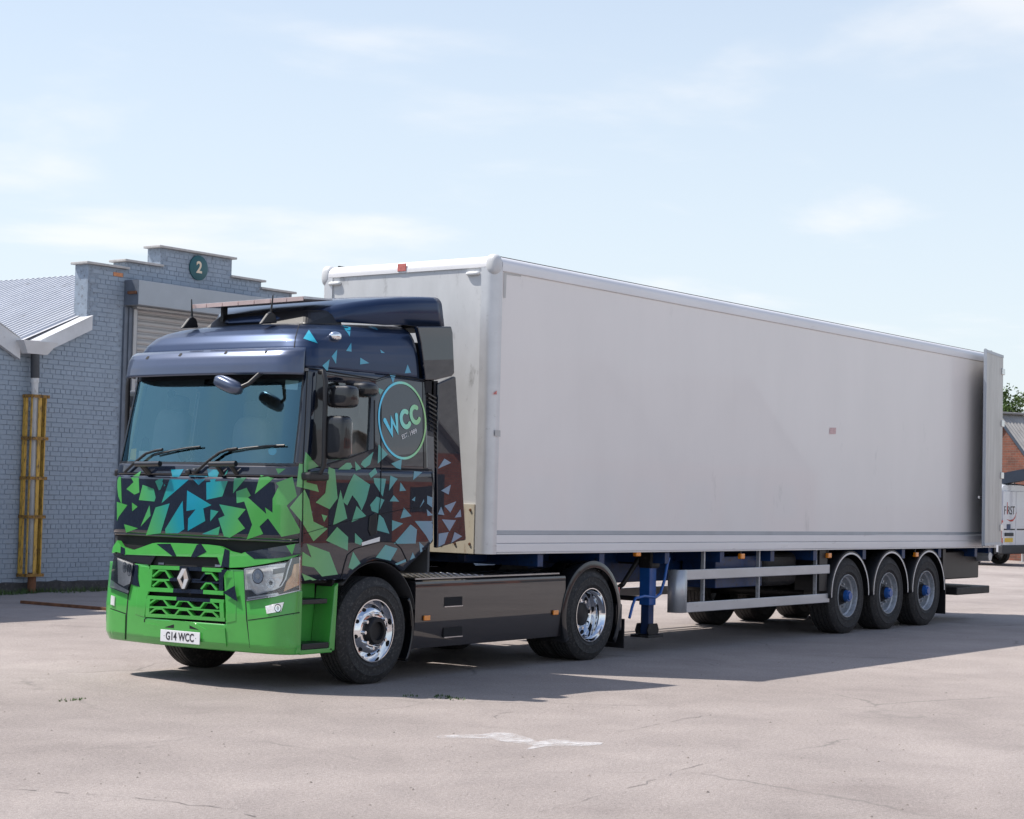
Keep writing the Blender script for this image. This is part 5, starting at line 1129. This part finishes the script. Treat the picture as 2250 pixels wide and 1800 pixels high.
# rear frame and doors
tb(TL-.06, TL+.02, -HW, HW, ZB0-.12, ZB0+.02, 'rear_sill', 'chassis'); tb(TL-.10, TL+.02, -HW-.004, HW+.004, ZT0-.17, ZT0-.005, 'rear_header', 'trailer_alu')
for sg_ in (1, -1): tb(TL-.09, TL+.012, sg_*(HW-.09), sg_*(HW+.006), ZB0-.02, ZT0-.16, 'rear_post', 'trailer_alu', bevel=.005)
def rdoor(sg_, ang):
    d = part('rear_door', tl, (1.2-TL-.05, sg_*(HW+.05), 0)); d.rotation_euler = (0, 0, ang)
    z0, z1 = ZB0+.06-SLP*TL, ZT0-.03-SLP*TL; W = 1.22
    MB().box(0, W, -.02, .02, z0, z1).build('leaf', 'door_alu', d, bevel=.004)
    for zz_ in (z0, z1): MB().box(0, W, -.026, .026, zz_-.03, zz_+.015).build('door_rail', 'trailer_strip', d)
    MB().box(W-.012, W+.006, -.024, .024, z0-.02, z1+.02).build('door_seal', 'trailer_strip', d)
    for x_ in (W-.22, W-.62): 
        MB().cyl((x_, -sg_*.05, z0-.06), (x_, -sg_*.05, z1+.05), .017, n=10).build('lock_rod', 'chrome_dull', d)
        MB().box(x_-.02, x_+.26, -sg_*.055, -sg_*.08, 1.95, 1.99).build('lock_handle', 'chrome_dull', d)
    for k in range(4): zz_ = z0+.25+k*.85; MB().box(-.06, .14, -.04, .04, zz_-.05, zz_+.05).build('hinge', 'chrome_dull', d, bevel=.006)
rdoor(1, radians(10)); rdoor(-1, radians(-6))
# chassis
for y in (-.45, .45):
    mb = MB(); f = lambda s: 1.2-s
    prof = [(.55, 1.20), (.55, 1.10), (2.6, 1.08), (3.3, .80), (13.2, .80), (13.2, 1.20)]
    mb.prism([(f(s), z) for s, z in prof], 1, y-.05, y+.05); mb.build('main_beam', 'trailer_blue', tl, bevel=.01)
for s in (1.0, 2.2, 3.6, 4.9, 6.2, 7.4, 8.9, 10.2, 11.5, 12.9): tb(s-.05, s+.05, -1.2, 1.2, 1.08, 1.215, 'cross_bearer', 'trailer_blue')
tb(.3, 2.3, -.75, .75, 1.195, 1.235, 'kingpin_plate', 'chassis', zrel=False)
# landing legs with crank
def T2(px, py, y): # point on the plane local y of the trailer (nearly world y)
    p = SD(px, py, y); M_ = Matrix.Translation((KX-1.2, TOY, 0)) @ Matrix.Rotation(TY, 4, 'Z'); q = M_.inverted() @ p; return q
lx = T2(1430, 1300, 1.0).x
for sg_ in (1, -1):
    ll = part('landing_leg', tl); y = sg_*.92
    MB().box(lx-.075, lx+.075, y-.075, y+.075, .55, 1.2).build('outer_tube', 'blue_bright', ll, bevel=.01); MB().box(lx-.058, lx+.058, y-.058, y+.058, .20, .56).build('inner_tube', 'trailer_blue', ll, bevel=.008)
    MB().box(lx-.10, lx+.10, y-.08, y+.11, 1.0, 1.22).build('gearbox', 'chassis', ll, bevel=.02)
    MB().prism([(lx-.09, .33), (lx+.09, .33), (lx+.13, .25), (lx+.10, .20), (lx-.10, .20), (lx-.13, .25)], 1, y-.09, y-.075).build('foot_bracket', 'chassis', ll); MB().prism([(lx-.09, .33), (lx+.09, .33), (lx+.13, .25), (lx+.10, .20), (lx-.10, .20), (lx-.13, .25)], 1, y+.075, y+.09).build('foot_bracket', 'chassis', ll)
    MB().box(lx-.17, lx+.17, y-.13, y+.13, .165, .195).build('foot_plate', 'chassis', ll, bevel=.006)
    MB().tube([(lx+.06, y*.9, 1.12), (lx+.30, y*.82, .80), (lx+.42, y*.5, .55)], .03, 8).build('brace', 'chassis', ll)
MB().cyl((lx, -.9, 1.06), (lx, .9, 1.06), .025, n=10).build('leg_shaft', 'chassis', tl)
MB().cyl((lx, -.9, .62), (lx, .9, .62), .03, n=10).build('leg_brace', 'chassis', tl)
kq = [(1470, 1226), (1466, 1240), (1460, 1275), (1451, 1305), (1440, 1313), (1415, 1310), (1396, 1315), (1390, 1330), (1383, 1358)]
MB().tube([T2(a, b, 1.22 if i < 8 else 1.24) for i, (a, b) in enumerate(kq)], .018, 8).build('crank_handle', 'blue_bright', tl, smooth=60)
# side guards: aluminium rails
def sguard(sg_):
    g_ = part('side_guard', tl); Y = 1.20
    r0 = T2(1515, 1260, Y); r1 = T2(1805, 1252, Y); z1_ = (r0.z+r1.z)/2; b0 = T2(1515, 1328, Y); b1 = T2(1803, 1318, Y); z0_ = (b0.z+b1.z)/2; xa = T2(1490, 1290, Y).x; xb = r1.x
    for zc in (z1_, z0_): MB().box(xb, xa-.10, sg_*(Y-.02), sg_*(Y+.012), zc-.062, zc+.062).build('rail', 'guard_alu', g_, bevel=.008)
    mb = MB(); vs = []; prof = [(xa-.12, Y+.013), (xa-.03, Y+.010), (xa+.02, Y-.01), (xa+.045, Y-.05), (xa+.05, Y-.16)]
    for zc in (z0_-.062, z1_+.064): vs += [(x, sg_*y, zc) for x, y in prof]
    n = len(prof); mb.add(vs, [(i, i+1, n+i+1, n+i) for i in range(n-1)]); mb.build('front_upright', 'guard_alu', g_, smooth=50, solid=.008)
    for px in (1543, 1660, 1781):
        x = T2(px, 1290, Y).x; MB().box(x-.014, x+.014, sg_*(Y-.07), sg_*(Y-.025), z0_-.03, 1.2).build('post', 'wheel_steel', g_)
sguard(1); sguard(-1)
# equipment behind the guard
tb(5.0, 6.2, .55, 1.05, .72, 1.12, 'side_box', 'trailer_blue', zrel=False, bevel=.01); tb(6.35, 7.3, .55, 1.0, .70, 1.15, 'air_reservoir', 'chassis', zrel=False, bevel=.10, seg=4)
# axles, wheels, mudguards
RT = .535; tw = None
for i in range(3):
    s = A1+1.31*i; x = 1.2-s
    MB().cyl((x, -1.0, RT), (x, 1.0, RT), .075, n=14).build('axle', 'chassis', tl, smooth=50)
    for sg_ in (1, -1):
        if tw is None: tw = wheel('wheel', 'trailer', RT, .36); o = tw; o.parent = tl
        else: o = copy_tree(tw, tl)
        o.location = (x, sg_*1.20, RT-.006); o.rotation_euler = (0, .3*i, 0 if sg_ > 0 else pi)
        MB().lathe([(.600, -.40), (.612, .0), (.606, .012), (.570, .014)], c=(x, sg_*1.235, RT+.02), n=32, sgn=sg_, a0=radians(-4), a1=radians(184)).build('mudguard', 'black_plastic', tl, smooth=50, solid=.006)
        MB().lathe([(.585, .0145), (.572, .0165), (.560, .0145)], c=(x, sg_*1.236, RT+.02), n=32, sgn=sg_, a0=radians(-3), a1=radians(183)).build('mudguard_trim', 'trailer_alu', tl, smooth=50)
for sg_ in (1, -1):
    MB().box(1.2-A1-2.62-.66, 1.2-A1-2.62-.645, sg_*.82, sg_*1.235, .15, .60).build('mudflap', 'black_plastic', tl)
    tb(A1-.85, A1-.62, sg_*.82, sg_*1.2, .62, 1.18, 'valance', 'black_plastic', zrel=False)
    tb(A1+2.62+.62, A1+2.62+.72, sg_*.82, sg_*1.2, .55, 1.15, 'valance', 'black_plastic', zrel=False)
for px, py in ((1397, 1216), (1619, 1222), (1804, 1220), (1989, 1218)):
    q = T2(px, py, 1.22); MB().box(q.x-.05, q.x+.05, 1.19, 1.245, q.z-.035, q.z+.035).build('side_marker', 'amber', tl, bevel=.01); MB().box(q.x-.015, q.x+.015, 1.20, 1.21, q.z+.03, 1.23).build('marker_bracket', 'chassis', tl)
# under the tail: lift box, drum, underrun bar
tb(11.95, 13.45, -1.0, 1.02, .66, 1.1, 'tail_lift_box', 'black_plastic', zrel=False, bevel=.02)
q = T2(2142, 1222, 1.2); MB().cyl((q.x, 1.0, q.z), (q.x, 1.235, q.z), .085, .078, n=8).build('hydraulic_cap', 'guard_alu', tl, bevel=.008)
tb(12.2, 13.5, -1.19, 1.19, .42, .54, 'underrun_bar', 'chassis', zrel=False, bevel=.015)
tb(13.35, 13.55, -1.22, 1.22, 1.02, 1.2, 'rear_crossmember', 'trailer_blue', zrel=False)
# ================================================================== BACKGROUND RIGHT: van, brick shed, canopy, tree
vr = Vector((-41.3, -7.9, 0))
vx = GR(2186, 1244)
van = thing('delivery_van', 'white panel van with F1RST lettering on its rear door, parked behind the trailer', 'van', (vx.x-1.03, vx.y+.22, 0), radians(-95))
def van_sec(x, zt, hw, r=.35):
    p = [(hw*.97, .42), (hw, .8), (hw, 1.35)]; zt0 = zt-r
    for a in range(0, 91, 15): p.append((hw*.985-(r*.55)*(1-cos(radians(a)))-.02*max(0, zt0-1.3)*1.0, zt0+r*sin(radians(a))))
    p.append((hw*.3, zt+.02)); return [(x, y, z) for y, z in p]+[(x, -y, z) for y, z in reversed(p)]
secs = [van_sec(*q) for q in ((-.0, 2.42, .99), (.12, 2.47, 1.03), (1.0, 2.5, 1.035), (2.6, 2.5, 1.035), (3.6, 2.48, 1.03), (4.1, 2.25, 1.0), (4.6, 1.72, .98), (5.1, 1.30, .95), (5.45, 1.10, .85, .2), (5.55, .85, .78, .15))]
nn = len(secs[0]); mb = MB(); mb.add([p for s_ in secs for p in s_], [(i*nn+k, i*nn+(k+1) % nn, (i+1)*nn+(k+1) % nn, (i+1)*nn+k) for i in range(len(secs)-1) for k in range(nn)]+[tuple(range(nn)), tuple((len(secs)-1)*nn+k for k in reversed(range(nn)))])
mb.build('body', 'van_white', van, smooth=40)
for y0, y1 in ((.01, .86), (-.86, -.01)):
    d = MB().box(-.03, .0, y0, y1, .62, 2.26).build('rear_door', 'van_white', van, bevel=.02)
    MB().box(-.036, -.031, y0+.06, y1-.06, 1.08, 1.12).build('door_crease', 'van_grey', d)
MB().box(-.10, .06, -1.0, 1.0, .36, .62).build('rear_bumper', 'van_grey', van, bevel=.03)
for s in (1, -1):
    MB().box(-.045, .14, s*.87, s*1.035, .70, 1.38).build('tail_lamp', 'red_lens', van, bevel=.02); MB().box(-.052, -.044, s*.90, s*.97, .85, 1.30).build('lamp_lens', 'white_print', van)
MB().box(-.045, -.031, .22, .74, .72, .84).build('number_plate', 'yellow_plate', van); MB().box(-.06, -.031, .20, .76, .90, 1.0).build('plate_handle', 'van_grey', van, bevel=.01)
MB().box(-.04, -.031, .38, .62, 1.08, 1.26).build('notice', 'trailer_blue', van)
text('lettering', 'F RST', 'plate_text', van, basis((-.034, .45, 1.66), (0, -1, 0), (0, 0, 1)), .36, ext=.002, sx=.85)
text('lettering', '1', 'red_lens', van, basis((-.036, .60, 1.72), (0, -1, 0), (0, 0, 1)), .52, ext=.002, sx=.8)
mb = MB(); prev = None
pts = [(.62, 1.40, .01), (.40, 1.36, .05), (.20, 1.38, .07), (.05, 1.48, .06), (-.03, 1.62, .04), (-.02, 1.78, .005)]
vs = []
for y, z, w_ in pts: vs += [(-.0345, y, z-w_/2), (-.0345, y-.0, z+w_/2)]
mb.add(vs, [(2*i, 2*i+1, 2*i+3, 2*i+2) for i in range(len(pts)-1)]); mb.build('swoosh', 'red_lens', van)
for x in (.95, 4.6):
    for s in (1, -1):
        wv = part('wheel', van, (x, s*1.0, .33)); MB().lathe([(.20, 0), (.22, .02), (.30, .02), (.33, -.02), (.33, -.2), (.2, -.2)], n=28, sgn=s).build('tyre', 'rubber', wv, smooth=40); MB().lathe([(.20, .0), (.15, -.03), (0, -.03)], n=24, sgn=s).build('rim', 'wheel_steel', wv, smooth=40)
for s in (1, -1): MB().box(3.2, 4.15, s*1.015, s*1.03, 1.35, 2.0).build('side_window', 'van_grey', van)
# brick shed with a corrugated sheet roof, gable towards the yard
sp0 = CAM+ray(2204, 912)*62; RH = sp0.z
shd = thing('brick_shed', 'red brick shed with corrugated grey roof standing behind the white van', 'shed', (sp0.x, sp0.y, 0), radians(-114))
W2, D, PT = 3.4, 12, 1.02; EV = RH-W2*PT
for y0, y1 in ((-.22, 0), (-D, -D+.22)): MB().prism([(-W2, 0), (W2, 0), (W2, EV), (0, RH-.10), (-W2, EV)], 1, y0, y1).build('gable_wall', 'red_brick', shd)
for x in (-W2+.11, W2-.11): MB().box(x-.108, x+.108, -D+.225, -.225, 0, EV-.01).build('side_wall', 'red_brick', shd)
for s in (1, -1):
    vs = []; k = 0; n = int(D/.075)+6
    for i in range(n):
        y = .25-i*.075; h = .022 if i % 2 else -.012
        vs += [(s*.0, y, RH+.02+h), (s*(W2+.25), y, EV-.25*PT+.02+h)]
    MB().add(vs, [(2*i, 2*i+1, 2*i+3, 2*i+2) for i in range(n-1)]).build('roof_sheet', 'slate_sheet', shd)
    MB().hexa([(0, .02, RH-.20), (s*(W2+.2), .02, EV-.2*PT-.20), (s*(W2+.2), .20, EV-.2*PT-.20), (0, .20, RH-.20), (0, .02, RH-.02), (s*(W2+.2), .02, EV-.2*PT-.02), (s*(W2+.2), .20, EV-.2*PT-.02), (0, .20, RH-.02)]).build('verge_board', 'dark_canopy', shd)
MB().box(-.15, .15, -D, .26, RH+.03, RH+.10).build('ridge_cap', 'slate_sheet', shd, bevel=.03)
MB().box(-.55, 1.4, .002, .03, 2.55, 2.72).build('lintel', 'coping', shd); MB().box(-.5, 1.3, .002, .02, 1.2, 2.54).build('window', 'van_grey', shd)
# dark canopy over a bay beside the shed
cpv = CAM+ray(2232, 1052)*57
cnp = thing('loading_canopy', 'dark blue sloping canopy on posts above the white van', 'canopy', (cpv.x, cpv.y, 0), radians(-70))
z = cpv.z
MB().hexa([(-2.6, -1.2, z+.42), (2.2, -1.2, z-.55), (2.2, 1.2, z-.55), (-2.6, 1.2, z+.42), (-2.6, -1.2, z+.80), (2.2, -1.2, z-.25), (2.2, 1.2, z-.25), (-2.6, 1.2, z+.80)]).build('roof_panel', 'dark_canopy', cnp)
for x, zz_ in ((-2.4, z+.4), (2.0, z-.5)):
    for y in (-1.1, 1.1): MB().cyl((x, y, 0), (x, y, zz_), .05, n=8).build('post', 'van_grey', cnp)
# post beside the van
pp = GR(2247, 1236); po = MB().cyl((0, 0, 0), (0, 0, 2.35), .045, n=10); po.box(-.09, .09, -.09, .09, 0, .03); po.cyl((0, 0, 2.35), (0, 0, 2.40), .06, n=10)
pq = po.build('marker_post', 'guard_alu', smooth=40); pq.location = (pp.x, pp.y, 0); tag(pq, 'thin grey metal post standing beside the white van', 'post')
# tree behind the shed
def tree(px, py, dist, rx, rz, label):
    c = CAM+ray(px, py)*dist; t = thing('tree', label, 'tree', (c.x, c.y, 0)); H = c.z
    mb = MB(); mb.tube([(0, 0, 0), (.05, .02, H*.4), (-.05, .05, H*.75), (0, 0, H)], [.16, .13, .09, .03], 8)
    for k in range(9):
        a = k*2.4; z0 = H*(.5+.05*k); mb.tube([(0, 0, z0), (.5*rx*cos(a), .5*rx*sin(a), z0+.35*rz), (.85*rx*cos(a), .85*rx*sin(a), z0+.6*rz)], [.06, .035, .01], 6)
    mb.build('trunk', 'bark', t)
    lf = MB(); cl = [(random.gauss(0, .45)*rx, random.gauss(0, .45)*rx, H+random.gauss(0, .45)*rz, random.uniform(.25, .55)) for i in range(34)]
    for cx, cy, cz, r in cl:
        for i in range(75):
            v = Vector((random.gauss(0, 1), random.gauss(0, 1), random.gauss(0, 1))).normalized()*r*random.random()**.4; p = Vector((cx, cy, cz))+v
            a = Vector((random.gauss(0, 1), random.gauss(0, 1), random.gauss(0, 1))).normalized(); b = a.orthogonal().normalized(); s = random.uniform(.05, .10)
            lf.add([p-a*s, p+b*s*.5, p+a*s, p-b*s*.5], [(0, 1, 2, 3)])
    lf.build('crown', 'leaf', t, fix=False)
tree(2204, 905, 76, 1.5, .95, 'green leafy tree top rising behind the brick shed')
# ================================================================== ACROSS THE YARD (seen mirrored in the glossy cab side)
bw = thing('brick_workshop', 'red brick workshop with pale sheet gable across the yard, mirrored in the cab side', 'workshop', (-30, 27, 0))
MB().box(-26, 22, 0, .35, 0, 3.1).build('wall', 'bright_brick', bw)
mat('pale_sheet', (.30, .285, .275), .6, var=.12, vscale=1.2, stretch=(6, 1, .3)); mat('workshop_door', (.05, .055, .065), .5, var=.2)
for k, x in enumerate((-20, -10, 0, 10)):
    MB().prism([(x-5, 3.1), (x+5, 3.1), (x, 6.6)], 1, .05, .33).build('gable_sheet', 'pale_sheet', bw)
    for s in (1, -1): MB().hexa([(x, -.2, 6.62), (x+s*5.0, -.2, 3.12), (x+s*5.0, 9, 3.12), (x, 9, 6.62), (x, -.2, 6.70), (x+s*5.0, -.2, 3.20), (x+s*5.0, 9, 3.20), (x, 9, 6.70)]).build('roof_sheet', 'slate_sheet', bw)
    MB().box(x-1.5, x+1.5, -.04, -.005, 0, 2.7).build('door', 'workshop_door', bw); MB().box(x+2.4, x+4.2, -.03, -.005, 1.1, 2.4).build('window', 'van_grey', bw); MB().box(x-4.2, x-2.4, -.03, -.005, 1.1, 2.4).build('window', 'van_grey', bw)
    MB().box(x+2.3, x+4.3, -.09, -.032, 1.0, 1.09).build('sill', 'coping', bw)
